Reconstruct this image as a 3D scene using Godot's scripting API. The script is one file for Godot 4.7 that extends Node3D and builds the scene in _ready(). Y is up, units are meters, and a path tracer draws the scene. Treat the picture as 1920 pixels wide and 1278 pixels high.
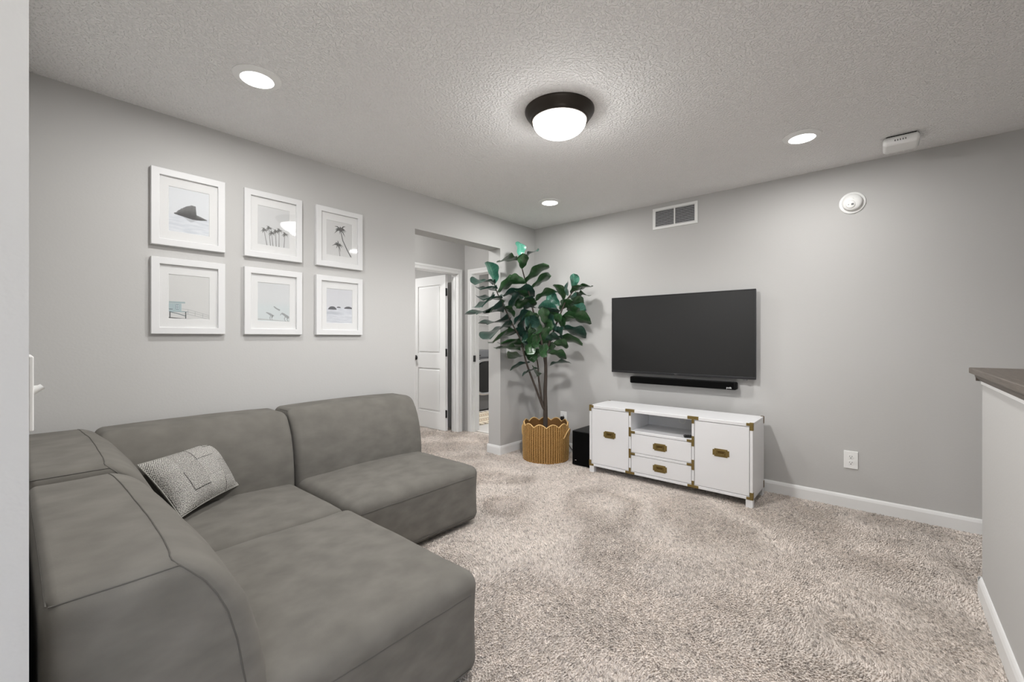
extends Node3D
# A small carpeted family room: sectional sofa, framed prints, fiddle-leaf fig, TV over a white campaign console.
# World: y up, metres, camera stands over the origin. Picture wall at z = ZL, TV wall at x = XT.

const ZL := -3.0
const XT := 3.893
const CEIL := 2.44
const XN := 0.022        # room face of the near wall behind the sofa

var M := {}
var rng := RandomNumberGenerator.new()
var used := {}

func _ready() -> void:
	rng.seed = 7
	# ---- camera
	var cam := Camera3D.new()
	cam.name = "camera"
	add_child(cam)
	cam.position = Vector3(0, 1.209, 0)
	cam.rotation = Vector3(0, -deg_to_rad(49.387), 0)
	cam.near = 0.05
	cam.far = 50.0
	cam.projection = Camera3D.PROJECTION_FRUSTUM
	cam.size = 2.0 * 0.05 * 639.0 / 812.66
	cam.frustum_offset = Vector2(0, -0.05 * 5.4 / 812.66)
	cam.current = true
	# ---- sky, exposure
	var env := Environment.new()
	env.background_mode = Environment.BG_SKY
	var sky := Sky.new()
	var sm := ProceduralSkyMaterial.new()
	sm.sky_top_color = Color(0.76, 0.79, 0.85)
	sm.sky_horizon_color = Color(0.85, 0.87, 0.9)
	sm.ground_horizon_color = Color(0.6, 0.62, 0.62)
	sm.ground_bottom_color = Color(0.5, 0.495, 0.485)
	sm.sky_energy_multiplier = 2.8
	sm.ground_energy_multiplier = 4.2
	sky.sky_material = sm
	env.sky = sky
	env.tonemap_mode = Environment.TONE_MAPPER_LINEAR
	env.tonemap_exposure = 1.08
	env.sdfgi_enabled = true
	env.ssao_enabled = true
	env.ssil_enabled = true
	var we := WorldEnvironment.new()
	we.name = "world_environment"
	we.environment = env
	add_child(we)

	materials()
	room_shell()
	hall_and_laundry()
	lights_in_room()
	sofa()
	pillow()
	pictures()
	tv_and_soundbar()
	console()
	subwoofer()
	basket()
	plant()
	wall_fittings()
	carpet_pile()

# light strengths, all in one place
const DOME_E := 0.2
const DOME_DOWN := 2.0
const DOME_GLOW := 6.5
const CAN_E := 1.2
const CAN_GLOW := 6.0
const HALL_E := 0.95
const LAUNDRY_E := 4.0
const BATH_E := 2.6
const LOFT_FILL_E := 0.7

# ------------------------------------------------------------------ helpers
func numbered(called: String) -> String:
	if not used.has(called):
		used[called] = 0
		return called
	used[called] += 1
	return "%s_%03d" % [called, used[called]]

func mb() -> SurfaceTool:
	var st := SurfaceTool.new()
	st.begin(Mesh.PRIMITIVE_TRIANGLES)
	st.set_smooth_group(0)
	return st

func build(called: String, st, m: Material, parent: Node = self) -> MeshInstance3D:
	var o := MeshInstance3D.new()
	var mesh: Mesh = st if st is Mesh else st.commit()
	o.mesh = mesh
	o.material_override = m
	if parent == self:
		o.name = numbered(called)
		add_child(o)
	else:
		o.name = part_name(called, parent)
		parent.add_child(o, true)
	return o

func part_name(called: String, parent: Node) -> String:
	if not parent.has_node(called):
		return called
	var k := 1
	while parent.has_node("%s_%03d" % [called, k]):
		k += 1
	return "%s_%03d" % [called, k]

func tag(o: Node, label: String, category: String, group := "", kind := "") -> Node:
	o.set_meta("label", label)
	o.set_meta("category", category)
	if group:
		o.set_meta("group", group)
	if kind:
		o.set_meta("kind", kind)
	return o

func thing(called: String, label: String, category: String, at := Vector3.ZERO, turn := 0.0, group := "") -> Node3D:
	var o := Node3D.new()
	o.name = numbered(called)
	add_child(o)
	o.position = at
	o.rotation.y = turn
	tag(o, label, category, group)
	return o

func struct(called: String, st, m: Material, label: String, category: String) -> MeshInstance3D:
	var o := build(called, st, m)
	tag(o, label, category, "", "structure")
	return o

# one triangle whose corners run counter-clockwise seen from outside
func tri(st: SurfaceTool, a: Vector3, b: Vector3, c: Vector3) -> void:
	st.add_vertex(a); st.add_vertex(c); st.add_vertex(b)

func quad(st: SurfaceTool, a: Vector3, b: Vector3, c: Vector3, d: Vector3) -> void:
	var n := (b - a).cross(d - a).normalized()
	st.set_normal(n)
	tri(st, a, b, c)
	tri(st, a, c, d)

func box(st: SurfaceTool, lo: Vector3, hi: Vector3) -> void:
	var x0 := lo.x; var y0 := lo.y; var z0 := lo.z
	var x1 := hi.x; var y1 := hi.y; var z1 := hi.z
	quad(st, Vector3(x1, y0, z1), Vector3(x1, y0, z0), Vector3(x1, y1, z0), Vector3(x1, y1, z1))
	quad(st, Vector3(x0, y0, z0), Vector3(x0, y0, z1), Vector3(x0, y1, z1), Vector3(x0, y1, z0))
	quad(st, Vector3(x0, y1, z1), Vector3(x1, y1, z1), Vector3(x1, y1, z0), Vector3(x0, y1, z0))
	quad(st, Vector3(x0, y0, z0), Vector3(x1, y0, z0), Vector3(x1, y0, z1), Vector3(x0, y0, z1))
	quad(st, Vector3(x0, y0, z1), Vector3(x1, y0, z1), Vector3(x1, y1, z1), Vector3(x0, y1, z1))
	quad(st, Vector3(x1, y0, z0), Vector3(x0, y0, z0), Vector3(x0, y1, z0), Vector3(x1, y1, z0))

# box with rounded edges; n steps in the rounding, m in the flats; deform(p) -> p may bend it (then call generate_normals)
func rbox(st: SurfaceTool, lo: Vector3, hi: Vector3, r: float, n := 2, m := 1, deform = null) -> void:
	var c := (lo + hi) / 2.0
	var h := (hi - lo) / 2.0
	var rr := minf(r, minf(h.x, minf(h.y, h.z)) * 0.999)
	var cs := []
	for ax in 3:
		var a: Array[float] = []
		for k in n:
			a.append(-(h[ax] - rr) - rr * tan(PI / 4 * (1.0 - float(k) / n)))
		for k in m + 1:
			a.append(lerpf(-(h[ax] - rr), h[ax] - rr, float(k) / m))
		for k in range(1, n + 1):
			a.append((h[ax] - rr) + rr * tan(PI / 4 * float(k) / n))
		cs.append(a)
	for ax in 3:
		var u := (ax + 1) % 3
		var v := (ax + 2) % 3
		for s in [-1.0, 1.0]:
			var pts := []
			for i in cs[u].size():
				var row := []
				for j in cs[v].size():
					var p := Vector3.ZERO
					p[ax] = s * h[ax]; p[u] = cs[u][i]; p[v] = cs[v][j]
					var q := Vector3(clampf(p.x, -(h.x - rr), h.x - rr), clampf(p.y, -(h.y - rr), h.y - rr), clampf(p.z, -(h.z - rr), h.z - rr))
					var d := (p - q).normalized()
					var o := c + q + d * rr
					if deform != null:
						o = deform.call(o)
					row.append([o, d])
				pts.append(row)
			for i in cs[u].size() - 1:
				for j in cs[v].size() - 1:
					var f := [pts[i][j], pts[i + 1][j], pts[i + 1][j + 1], pts[i][j + 1]]
					if s < 0:
						f = [pts[i][j], pts[i][j + 1], pts[i + 1][j + 1], pts[i + 1][j]]
					for t in [0, 2, 1, 0, 3, 2]:
						st.set_normal(f[t][1])
						st.add_vertex(f[t][0])

# parametric sheet: f(u, v) for u, v in 0..1, outward = du x dv
func sheet(st: SurfaceTool, nu: int, nv: int, f: Callable) -> void:
	var pts := []
	for i in nu + 1:
		var row := PackedVector3Array()
		for j in nv + 1:
			row.append(f.call(float(i) / nu, float(j) / nv))
		pts.append(row)
	for i in nu:
		for j in nv:
			for k in [[0, 0], [1, 1], [1, 0], [0, 0], [0, 1], [1, 1]]:
				st.set_uv(Vector2(float(i + k[0]) / nu, float(j + k[1]) / nv))
				st.add_vertex(pts[i + k[0]][j + k[1]])

func tube(st: SurfaceTool, path: Array, radii, sides := 8, capped := true) -> void:
	var n := path.size()
	var rings := []
	var prev := Vector3.UP
	for i in n:
		var t: Vector3 = ((path[mini(i + 1, n - 1)] as Vector3) - (path[maxi(i - 1, 0)] as Vector3)).normalized()
		if i == 0 and absf(t.dot(prev)) > 0.9:
			prev = Vector3.RIGHT
		var a := (prev - t * prev.dot(t)).normalized()
		prev = a
		var b := t.cross(a)
		var r: float = radii[i] if radii is Array else radii
		var ring := []
		for k in sides:
			var ang := TAU * k / sides
			var d := a * cos(ang) + b * sin(ang)
			ring.append([(path[i] as Vector3) + d * r, d])
		rings.append(ring)
	for i in n - 1:
		for k in sides:
			var k2 := (k + 1) % sides
			var f := [rings[i][k], rings[i][k2], rings[i + 1][k2], rings[i + 1][k]]
			for t in [0, 2, 1, 0, 3, 2]:
				st.set_normal(f[t][1])
				st.add_vertex(f[t][0])
	if capped:
		for e in [0, n - 1]:
			var t: Vector3 = ((path[n - 1] as Vector3) - (path[n - 2] as Vector3)).normalized() if e else ((path[0] as Vector3) - (path[1] as Vector3)).normalized()
			st.set_normal(t)
			for k in range(1, sides - 1):
				if e:
					tri(st, rings[e][0][0], rings[e][k][0], rings[e][k + 1][0])
				else:
					tri(st, rings[e][0][0], rings[e][k + 1][0], rings[e][k][0])

# profile of Vector2(radius, along) turned round the axis `up` at `at`; profile runs so that outside lies to its right going along up
func lathe(st: SurfaceTool, at: Vector3, prof: Array, up := Vector3.UP, segs := 48, smooth := false) -> void:
	var a := up.cross(Vector3.RIGHT if absf(up.x) < 0.9 else Vector3.FORWARD).normalized()
	var b := up.cross(a)
	var ns := []
	for i in prof.size() - 1:
		var d: Vector2 = (prof[i + 1] - prof[i]).normalized()
		ns.append(Vector2(d.y, -d.x))
	for i in prof.size() - 1:
		var n0: Vector2 = ns[i]
		var n1: Vector2 = ns[i]
		if smooth:
			if i > 0: n0 = (ns[i] + ns[i - 1]).normalized()
			if i < ns.size() - 1: n1 = (ns[i] + ns[i + 1]).normalized()
		for k in segs:
			var c0 := a * cos(TAU * k / segs) + b * sin(TAU * k / segs)
			var c1 := a * cos(TAU * (k + 1) / segs) + b * sin(TAU * (k + 1) / segs)
			var p := [[c0, 0], [c1, 0], [c1, 1], [c0, 0], [c1, 1], [c0, 1]]
			var order := [0, 2, 1, 3, 5, 4]
			for t in order:
				var q: Vector2 = prof[i + p[t][1]]
				var nn: Vector2 = n0 if p[t][1] == 0 else n1
				st.set_normal((p[t][0] as Vector3) * nn.x + up * nn.y)
				st.add_vertex(at + (p[t][0] as Vector3) * q.x + up * q.y)

# flat outline (counter-clockwise, in the plane of ex, ey) given a thickness along ex x ey
func plate(st: SurfaceTool, o: Vector3, ex: Vector3, ey: Vector3, pts: PackedVector2Array, t: float) -> void:
	var n := ex.cross(ey).normalized()
	var idx := Geometry2D.triangulate_polygon(pts)
	for i in range(0, idx.size(), 3):
		var a := pts[idx[i]]; var b := pts[idx[i + 1]]; var c := pts[idx[i + 2]]
		if (b - a).cross(c - a) < 0:
			var s := b; b = c; c = s
		var pa := o + ex * a.x + ey * a.y
		var pb := o + ex * b.x + ey * b.y
		var pc := o + ex * c.x + ey * c.y
		st.set_normal(n)
		tri(st, pa + n * t, pb + n * t, pc + n * t)
		st.set_normal(-n)
		tri(st, pa, pc, pb)
	for i in pts.size():
		var a := pts[i]; var b := pts[(i + 1) % pts.size()]
		var pa := o + ex * a.x + ey * a.y
		var pb := o + ex * b.x + ey * b.y
		quad(st, pa, pb, pb + n * t, pa + n * t)

func rect_pts(x0: float, y0: float, x1: float, y1: float) -> PackedVector2Array:
	return PackedVector2Array([Vector2(x0, y0), Vector2(x1, y0), Vector2(x1, y1), Vector2(x0, y1)])

func curve(pts: Array, n: int) -> Array:
	var out := []
	var k := pts.size()
	for i in k - 1:
		var p0: Vector3 = pts[maxi(i - 1, 0)]; var p1: Vector3 = pts[i]
		var p2: Vector3 = pts[i + 1]; var p3: Vector3 = pts[mini(i + 2, k - 1)]
		for j in n:
			out.append(p1.cubic_interpolate(p2, p0, p3, float(j) / n))
	out.append(pts[k - 1])
	return out

func noise_tex(freq: float, size := 512, octaves := 4, kind := FastNoiseLite.TYPE_SIMPLEX_SMOOTH, ramp: Gradient = null, sd := 1) -> NoiseTexture2D:
	var n := FastNoiseLite.new()
	n.noise_type = kind
	n.frequency = freq
	n.fractal_octaves = octaves
	n.seed = sd
	var t := NoiseTexture2D.new()
	t.width = size
	t.height = size
	t.seamless = true
	t.noise = n
	if ramp: t.color_ramp = ramp
	return t

func ramp(pairs: Array) -> Gradient:
	var g := Gradient.new()
	var offs := PackedFloat32Array()
	var cols := PackedColorArray()
	for p in pairs:
		offs.append(p[0])
		cols.append(p[1] if p[1] is Color else Color(p[1], p[1], p[1]))
	g.offsets = offs
	g.colors = cols
	return g

func mat(c: Color, rough := 0.6, metal := 0.0, spec := 0.5) -> StandardMaterial3D:
	var m := StandardMaterial3D.new()
	m.albedo_color = c
	m.roughness = rough
	m.metallic = metal
	m.metallic_specular = spec
	return m

func tri_scale(m: StandardMaterial3D, s: float) -> void:
	m.uv1_triplanar = true
	m.uv1_world_triplanar = true
	m.uv1_scale = Vector3(s, s, s)

func g8(v: int) -> Color:
	return Color8(v, v, v)

# ------------------------------------------------------------------ materials
func materials() -> void:
	var w := mat(Color8(190, 189, 187), 0.75, 0, 0.35)
	w.heightmap_enabled = true
	w.heightmap_texture = noise_tex(0.06, 512, 3)
	w.heightmap_scale = 0.02
	tri_scale(w, 2.0)
	M.wall = w
	var c := mat(Color8(242, 241, 240), 0.9, 0, 0.2)
	c.heightmap_enabled = true
	c.heightmap_texture = noise_tex(0.035, 1024, 3, FastNoiseLite.TYPE_SIMPLEX_SMOOTH, ramp([[0.0, 0.0], [0.42, 0.05], [0.56, 0.8], [1.0, 1.0]]), 5)
	c.heightmap_scale = 0.42
	tri_scale(c, 1.45)
	M.ceiling = c
	M.trim = mat(Color8(232, 232, 231), 0.4)
	M.lacquer = mat(Color8(228, 228, 229), 0.32)
	M.plastic = mat(Color8(236, 236, 234), 0.4)
	var carpet := mat(Color8(226, 216, 206), 1.0, 0, 0.1)
	carpet.albedo_texture = noise_tex(0.05, 512, 4, FastNoiseLite.TYPE_SIMPLEX_SMOOTH, ramp([[0.0, 0.72], [1.0, 1.0]]), 11)
	tri_scale(carpet, 1.3)
	M.carpet = carpet
	var pile := mat(Color.WHITE, 1.0, 0, 0.05)
	pile.vertex_color_use_as_albedo = true
	M.pile = pile
	# suede-like grey upholstery with brushed blotches
	var s := mat(Color8(119, 116, 110), 0.95, 0, 0.15)
	s.albedo_texture = noise_tex(0.007, 1024, 4, FastNoiseLite.TYPE_SIMPLEX_SMOOTH, ramp([[0.0, 0.86], [0.5, 0.93], [1.0, 1.0]]), 21)
	s.rim_enabled = true
	s.rim = 0.3
	s.rim_tint = 0.5
	s.heightmap_enabled = true
	s.heightmap_texture = noise_tex(0.25, 1024, 2, FastNoiseLite.TYPE_SIMPLEX_SMOOTH, null, 22)
	s.heightmap_scale = 0.012
	s.uv1_triplanar = true
	s.uv1_world_triplanar = true
	s.uv1_scale = Vector3(0.8, 1.5, 1.0)
	M.suede = s
	M.seam = mat(Color8(96, 94, 90), 0.95, 0, 0.1)
	M.brass = mat(Color8(140, 121, 74), 0.45, 0.75)
	M.brass_dark = mat(Color8(104, 84, 46), 0.5, 0.8)
	M.black = mat(g8(14), 0.35)
	M.black_matte = mat(g8(16), 0.85, 0, 0.3)
	M.dark_gap = mat(g8(20), 0.9)
	M.screen = mat(g8(28), 0.45, 0, 0.45)
	M.silver = mat(Color8(120, 120, 122), 0.35, 0.8)
	M.bronze = mat(Color8(52, 46, 40), 0.42, 0.5)
	M.chrome = mat(Color8(200, 200, 202), 0.2, 1.0)
	var dome := mat(Color8(250, 250, 248), 0.3)
	dome.emission_enabled = true
	dome.emission = Color(1, 0.995, 0.99)
	dome.emission_energy_multiplier = DOME_GLOW
	M.dome = dome
	var lens := mat(Color8(250, 250, 250), 0.4)
	lens.emission_enabled = true
	lens.emission = Color(1, 0.995, 0.99)
	lens.emission_energy_multiplier = CAN_GLOW
	M.lens = lens
	var glass := mat(Color(1, 1, 1, 0.04), 0.03)
	glass.transparency = BaseMaterial3D.TRANSPARENCY_ALPHA
	M.glass = glass
	M.frame_paint = mat(Color8(216, 216, 216), 0.5)
	M.mat_board = mat(Color8(222, 222, 221), 0.9, 0, 0.2)
	# taupe stained wood of the stair cap
	var cap := mat(Color8(112, 102, 93), 0.45)
	cap.albedo_texture = noise_tex(0.02, 512, 4, FastNoiseLite.TYPE_SIMPLEX_SMOOTH, ramp([[0.0, 0.75], [1.0, 1.0]]), 31)
	cap.uv1_triplanar = true
	cap.uv1_world_triplanar = true
	cap.uv1_scale = Vector3(0.5, 9, 9)
	M.cap = cap
	var wk := mat(Color8(180, 134, 72), 0.6, 0, 0.4)
	wk.albedo_texture = noise_tex(0.03, 512, 3, FastNoiseLite.TYPE_SIMPLEX_SMOOTH, ramp([[0.0, 0.55], [0.5, 0.85], [1.0, 1.0]]), 41)
	wk.uv1_triplanar = true
	wk.uv1_scale = Vector3(2, 9, 2)
	M.wicker = wk
	M.stake = mat(Color8(214, 176, 116), 0.55)
	M.wicker_in = mat(Color8(120, 84, 42), 0.8)
	M.bark = mat(Color8(66, 57, 50), 0.8)
	M.bark.heightmap_enabled = true
	M.bark.heightmap_texture = noise_tex(0.06, 256, 3)
	M.bark.heightmap_scale = 0.2
	tri_scale(M.bark, 6)
	M.soil = mat(Color8(60, 48, 38), 1.0)
	M.appliance = mat(Color8(104, 105, 107), 0.4, 0.25)
	M.appliance_dark = mat(g8(24), 0.15)
	M.tile = mat(Color8(205, 202, 198), 0.5)

# ------------------------------------------------------------------ the room
func room_shell() -> void:
	var st := mb()
	box(st, Vector3(-3.2, -0.12, -6.4), Vector3(6.6, 0.0, 1.75))
	struct("floor", st, M.carpet, "beige carpeted floor of the family room and hall", "floor")
	st = mb()
	box(st, Vector3(-3.2, CEIL, -6.4), Vector3(6.6, CEIL + 0.12, 1.75))
	struct("ceiling", st, M.ceiling, "white knockdown-textured ceiling with a round flush light", "ceiling")
	# picture wall with the hall opening
	st = mb()
	box(st, Vector3(-0.14, 0, ZL - 0.165), Vector3(2.241, CEIL, ZL))
	box(st, Vector3(3.313, 0, ZL - 0.165), Vector3(XT, CEIL, ZL))
	box(st, Vector3(2.241, 2.132, ZL - 0.165), Vector3(3.313, CEIL, ZL))
	struct("wall_left", st, M.wall, "grey painted wall with six white frames and a cased hall opening", "wall")
	# TV wall, carried on as the right side of the hall with the laundry doorway in it
	st = mb()
	box(st, Vector3(XT, 0, -3.25), Vector3(XT + 0.12, CEIL, 1.62))
	box(st, Vector3(XT, 0, -4.27), Vector3(XT + 0.12, CEIL, -4.02))
	box(st, Vector3(XT, 2.045, -4.02), Vector3(XT + 0.12, CEIL, -3.25))
	struct("wall_right", st, M.wall, "grey painted wall that carries the television", "wall")
	# near wall behind the sofa; its end is the pale strip beside the camera
	st = mb()
	box(st, Vector3(-0.14, 0, ZL), Vector3(XN, CEIL, -0.978))
	struct("wall_near", st, M.wall, "end of the pale wall beside the sofa back", "wall")
	# loft side behind the camera, with an unseen window enlarged to add fill light
	st = mb()
	box(st, Vector3(-2.5, 0, -3.165), Vector3(-0.14, CEIL, -3.0))
	box(st, Vector3(-2.62, 0, -3.165), Vector3(-2.5, CEIL, 1.62))
	struct("wall_loft", st, M.wall, "plain grey walls of the loft behind the camera", "wall")
	st = mb()
	box(st, Vector3(-2.5, 0, 1.5), Vector3(-2.2, CEIL, 1.62))
	box(st, Vector3(-0.4, 0, 1.5), Vector3(XT, CEIL, 1.62))
	box(st, Vector3(-2.2, 0, 1.5), Vector3(-0.4, 0.55, 1.62))
	box(st, Vector3(-2.2, 2.15, 1.5), Vector3(-0.4, CEIL, 1.62))
	struct("wall_window", st, M.wall, "grey wall with a window behind the camera", "wall")
	st = mb()
	for r in [[-2.2, 0.55, -2.15, 2.15], [-0.45, 0.55, -0.4, 2.15], [-2.15, 0.55, -0.45, 0.6], [-2.15, 2.1, -0.45, 2.15], [-1.325, 0.6, -1.275, 2.1]]:
		box(st, Vector3(r[0], r[1], 1.54), Vector3(r[2], r[3], 1.6))
	var win := struct("window_1", st, M.trim, "unseen white window behind the camera, enlarged for fill light", "window")
	st = mb()
	box(st, Vector3(-2.15, 0.6, 1.565), Vector3(-1.325, 2.1, 1.571))
	build("pane", st, M.glass, win)
	st = mb()
	box(st, Vector3(-1.275, 0.6, 1.565), Vector3(-0.45, 2.1, 1.571))
	build("pane", st, M.glass, win)
	# half wall at the stairs with its stained cap
	st = mb()
	box(st, Vector3(0.9, 0, 0.347), Vector3(2.945, 1.012, 0.467))
	var half := struct("wall_stair", st, M.wall, "pale half wall at the stairs under a stained wood cap", "half wall")
	st = mb()
	rbox(st, Vector3(0.86, 1.043, 0.308), Vector3(2.988, 1.07, 0.506), 0.004, 2)
	build("cap", st, M.cap, half)
	st = mb()
	var prof := PackedVector2Array([Vector2(0, 0), Vector2(0.006, 0), Vector2(0.012, 0.006), Vector2(0.022, 0.02), Vector2(0.022, 0.033), Vector2(0, 0.033)])
	# cove under the cap: front side, then round the end
	plate(st, Vector3(0.88, 1.01, 0.347), Vector3(0, 0, -1), Vector3(0, 1, 0), prof, 2.085)
	plate(st, Vector3(2.945, 1.01, 0.327), Vector3(1, 0, 0), Vector3(0, 1, 0), prof, 0.16)
	build("cap_moulding", st, M.cap, half)
	st = mb()
	box(st, Vector3(0.9, 0.996, 0.343), Vector3(2.949, 1.01, 0.347))
	box(st, Vector3(2.945, 0.996, 0.343), Vector3(2.949, 1.01, 0.471))
	build("caulk_strip", st, M.trim, half)
	# baseboards
	st = mb()
	base(st, Vector3(XT, 0, ZL), Vector3(XT, 0, 1.5), Vector3(-1, 0, 0))
	struct("baseboard_right", st, M.trim, "white baseboard under the television wall", "baseboard")
	st = mb()
	base(st, Vector3(XN, 0, ZL), Vector3(2.241, 0, ZL), Vector3(0, 0, 1))
	base(st, Vector3(3.30, 0, ZL), Vector3(XT, 0, ZL), Vector3(0, 0, 1))
	base(st, Vector3(3.313, 0, ZL + 0.013), Vector3(3.313, 0, ZL - 0.178), Vector3(-1, 0, 0))
	base(st, Vector3(2.241, 0, ZL + 0.013), Vector3(2.241, 0, ZL - 0.165), Vector3(1, 0, 0))
	struct("baseboard_left", st, M.trim, "white baseboard round the hall opening beside the basket", "baseboard")
	st = mb()
	base(st, Vector3(0.9, 0, 0.347), Vector3(2.958, 0, 0.347), Vector3(0, 0, -1))
	base(st, Vector3(2.945, 0, 0.334), Vector3(2.945, 0, 0.467), Vector3(1, 0, 0))
	struct("baseboard_stair", st, M.trim, "white baseboard along the half wall at the stairs", "baseboard")

# baseboard run from a to b, standing out along n
func base(st: SurfaceTool, a: Vector3, b: Vector3, n: Vector3, h := 0.098) -> void:
	var d := (b - a).normalized()
	var prof := [Vector2(0, 0), Vector2(0.013, 0), Vector2(0.013, h - 0.022), Vector2(0.009, h - 0.008), Vector2(0.005, h), Vector2(0, h)]
	var flip := d.cross(Vector3.UP).dot(n) < 0
	for i in prof.size() - 1:
		var p: Vector2 = prof[i]; var q: Vector2 = prof[i + 1]
		var a0 := a + n * p.x + Vector3.UP * p.y
		var a1 := a + n * q.x + Vector3.UP * q.y
		var b0 := b + n * p.x + Vector3.UP * p.y
		var b1 := b + n * q.x + Vector3.UP * q.y
		if flip: quad(st, b0, a0, a1, b1)
		else: quad(st, a0, b0, b1, a1)
	var pts := PackedVector2Array(prof)
	for e in [a, b]:
		plate(st, e - d * 0.0005, n, Vector3.UP, pts, 0.001 * signf(n.cross(Vector3.UP).dot(d)))

# casing board round a doorway: flat board with a raised outer band
func casing(st: SurfaceTool, o: Vector3, ex: Vector3, n: Vector3, w: float, h: float, left := true) -> void:
	var cw := 0.062
	var parts := [[w, 0.0, w + cw, h + cw]]
	if left: parts.append([-cw, 0.0, 0.0, h + cw])
	parts.append([0.0, h, w, h + cw])
	for r in parts:
		var a: Vector3 = o + ex * r[0] + Vector3.UP * r[1]
		var b: Vector3 = o + ex * r[2] + Vector3.UP * r[3] + n * 0.013
		rbox(st, a.min(b), a.max(b), 0.003, 1)
	# raised outer band
	var bands := [[w + cw * 0.55, 0.0, w + cw, h + cw], [-cw * (1.0 if left else 0.0), h + cw * 0.55, w + cw * 0.55, h + cw]]
	if left: bands.append([-cw, 0.0, -cw * 0.55, h + cw * 0.55])
	for r in bands:
		var a: Vector3 = o + ex * r[0] + Vector3.UP * r[1] + n * 0.012
		var b: Vector3 = o + ex * r[2] + Vector3.UP * r[3] + n * 0.019
		rbox(st, a.min(b), a.max(b), 0.003, 1)

func hall_and_laundry() -> void:
	# hall back wall at z -4.15 with a doorway 3.09..3.765
	var st := mb()
	box(st, Vector3(0.6, 0, -4.27), Vector3(3.09, CEIL, -4.15))
	box(st, Vector3(3.795, 0, -4.27), Vector3(XT, CEIL, -4.15))
	box(st, Vector3(3.09, 2.045, -4.27), Vector3(3.795, CEIL, -4.15))
	box(st, Vector3(0.6, 0, -4.15), Vector3(0.72, CEIL, -3.165))
	struct("wall_hall", st, M.wall, "grey back wall of the hall with an open white door in it", "wall")
	# the room behind the open door
	st = mb()
	box(st, Vector3(1.6, 0, -6.3), Vector3(XT, CEIL, -6.18))
	box(st, Vector3(1.48, 0, -6.3), Vector3(1.6, CEIL, -4.27))
	box(st, Vector3(XT, 0, -6.3), Vector3(XT + 0.12, CEIL, -4.27))
	struct("wall_bedroom", st, M.wall, "grey walls of the bright room behind the open door", "wall")
	# laundry
	st = mb()
	box(st, Vector3(XT + 0.12, 0, -5.82), Vector3(6.4, CEIL, -5.7))
	box(st, Vector3(6.28, 0, -5.7), Vector3(6.4, CEIL, -2.9))
	box(st, Vector3(XT + 0.12, 0, -3.02), Vector3(6.28, CEIL, -2.9))
	struct("wall_laundry", st, M.wall, "light grey laundry room walls behind the washer", "wall")
	st = mb()
	box(st, Vector3(XT + 0.06, 0.0, -5.7), Vector3(6.28, 0.012, -3.02))
	struct("floor_laundry", st, M.tile, "pale laundry room floor", "floor")
	# casings
	st = mb()
	casing(st, Vector3(3.09, 0, -4.15), Vector3(1, 0, 0), Vector3(0, 0, 1), 0.68, 2.03)
	box(st, Vector3(3.77, 0, -4.27), Vector3(3.795, 2.045, -4.15))
	box(st, Vector3(3.09, 2.03, -4.27), Vector3(3.77, 2.045, -4.15))
	box(st, Vector3(3.09, 0, -4.27), Vector3(3.105, 2.03, -4.15))
	box(st, Vector3(3.758, 0, -4.225), Vector3(3.77, 2.03, -4.19))
	struct("trim_1", st, M.trim, "white casing round the open hall door", "door casing")
	st = mb()
	casing(st, Vector3(XT, 0, -3.27), Vector3(0, 0, -1), Vector3(-1, 0, 0), 0.745, 2.03)
	box(st, Vector3(XT, 0, -4.02), Vector3(XT + 0.12, 2.03, -4.005))
	box(st, Vector3(XT, 2.03, -4.02), Vector3(XT + 0.12, 2.045, -3.25))
	box(st, Vector3(XT, 0, -3.27), Vector3(XT + 0.12, 2.03, -3.25))
	box(st, Vector3(XT + 0.045, 0, -4.005), Vector3(XT + 0.08, 2.03, -3.993))
	var lc := struct("trim_2", st, M.trim, "white casing round the laundry doorway beside the fig tree", "door casing")
	st = mb()
	rbox(st, Vector3(XT + 0.012, 0.905, -4.004), Vector3(XT + 0.042, 0.985, -3.99), 0.002, 1)
	build("strike_plate", st, M.black, lc)
	# the open door: local x runs from the hinge along the leaf, local z out of its visible face
	var d := Node3D.new()
	d.name = "door_1"
	add_child(d)
	tag(d, "white two-panel door standing open at the end of the hall", "door", "", "structure")
	d.position = Vector3(3.722, 0.012, -4.29)
	d.rotation.y = PI / 2 + deg_to_rad(1.0)   # local x -> -z, local z -> +x
	var W := 0.66
	var H := 2.015
	var face := -0.040
	st = mb()
	var pan := [[0.1, 0.22, W - 0.1, 0.80], [0.1, 0.99, W - 0.1, H - 0.12]]
	# leaf: stiles and rails proud of two recessed fields
	box(st, Vector3(0, 0, face + 0.013), Vector3(W, H, -0.013))
	for fz in [[face, face + 0.013], [-0.013, 0.0]]:
		box(st, Vector3(0, 0, fz[0]), Vector3(0.1, H, fz[1]))
		box(st, Vector3(W - 0.1, 0, fz[0]), Vector3(W, H, fz[1]))
		box(st, Vector3(0.1, 0, fz[0]), Vector3(W - 0.1, 0.22, fz[1]))
		box(st, Vector3(0.1, 0.80, fz[0]), Vector3(W - 0.1, 0.99, fz[1]))
		box(st, Vector3(0.1, H - 0.12, fz[0]), Vector3(W - 0.1, H, fz[1]))
	build("leaf", st, M.trim, d)
	for r in pan:
		st = mb()
		rbox(st, Vector3(r[0] + 0.022, r[1] + 0.022, face + 0.002), Vector3(r[2] - 0.022, r[3] - 0.022, -0.002), 0.011, 3)
		build("panel", st, M.trim, d)
	for y in [0.22, 1.01, 1.79]:
		st = mb()
		rbox(st, Vector3(-0.022, y - 0.045, -0.03), Vector3(0.018, y + 0.045, -0.0365), 0.001, 1)
		tube(st, [Vector3(-0.012, y - 0.05, -0.04), Vector3(-0.012, y + 0.05, -0.04)], 0.008, 10)
		build("hinge", st, M.black, d)
	st = mb()
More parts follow.
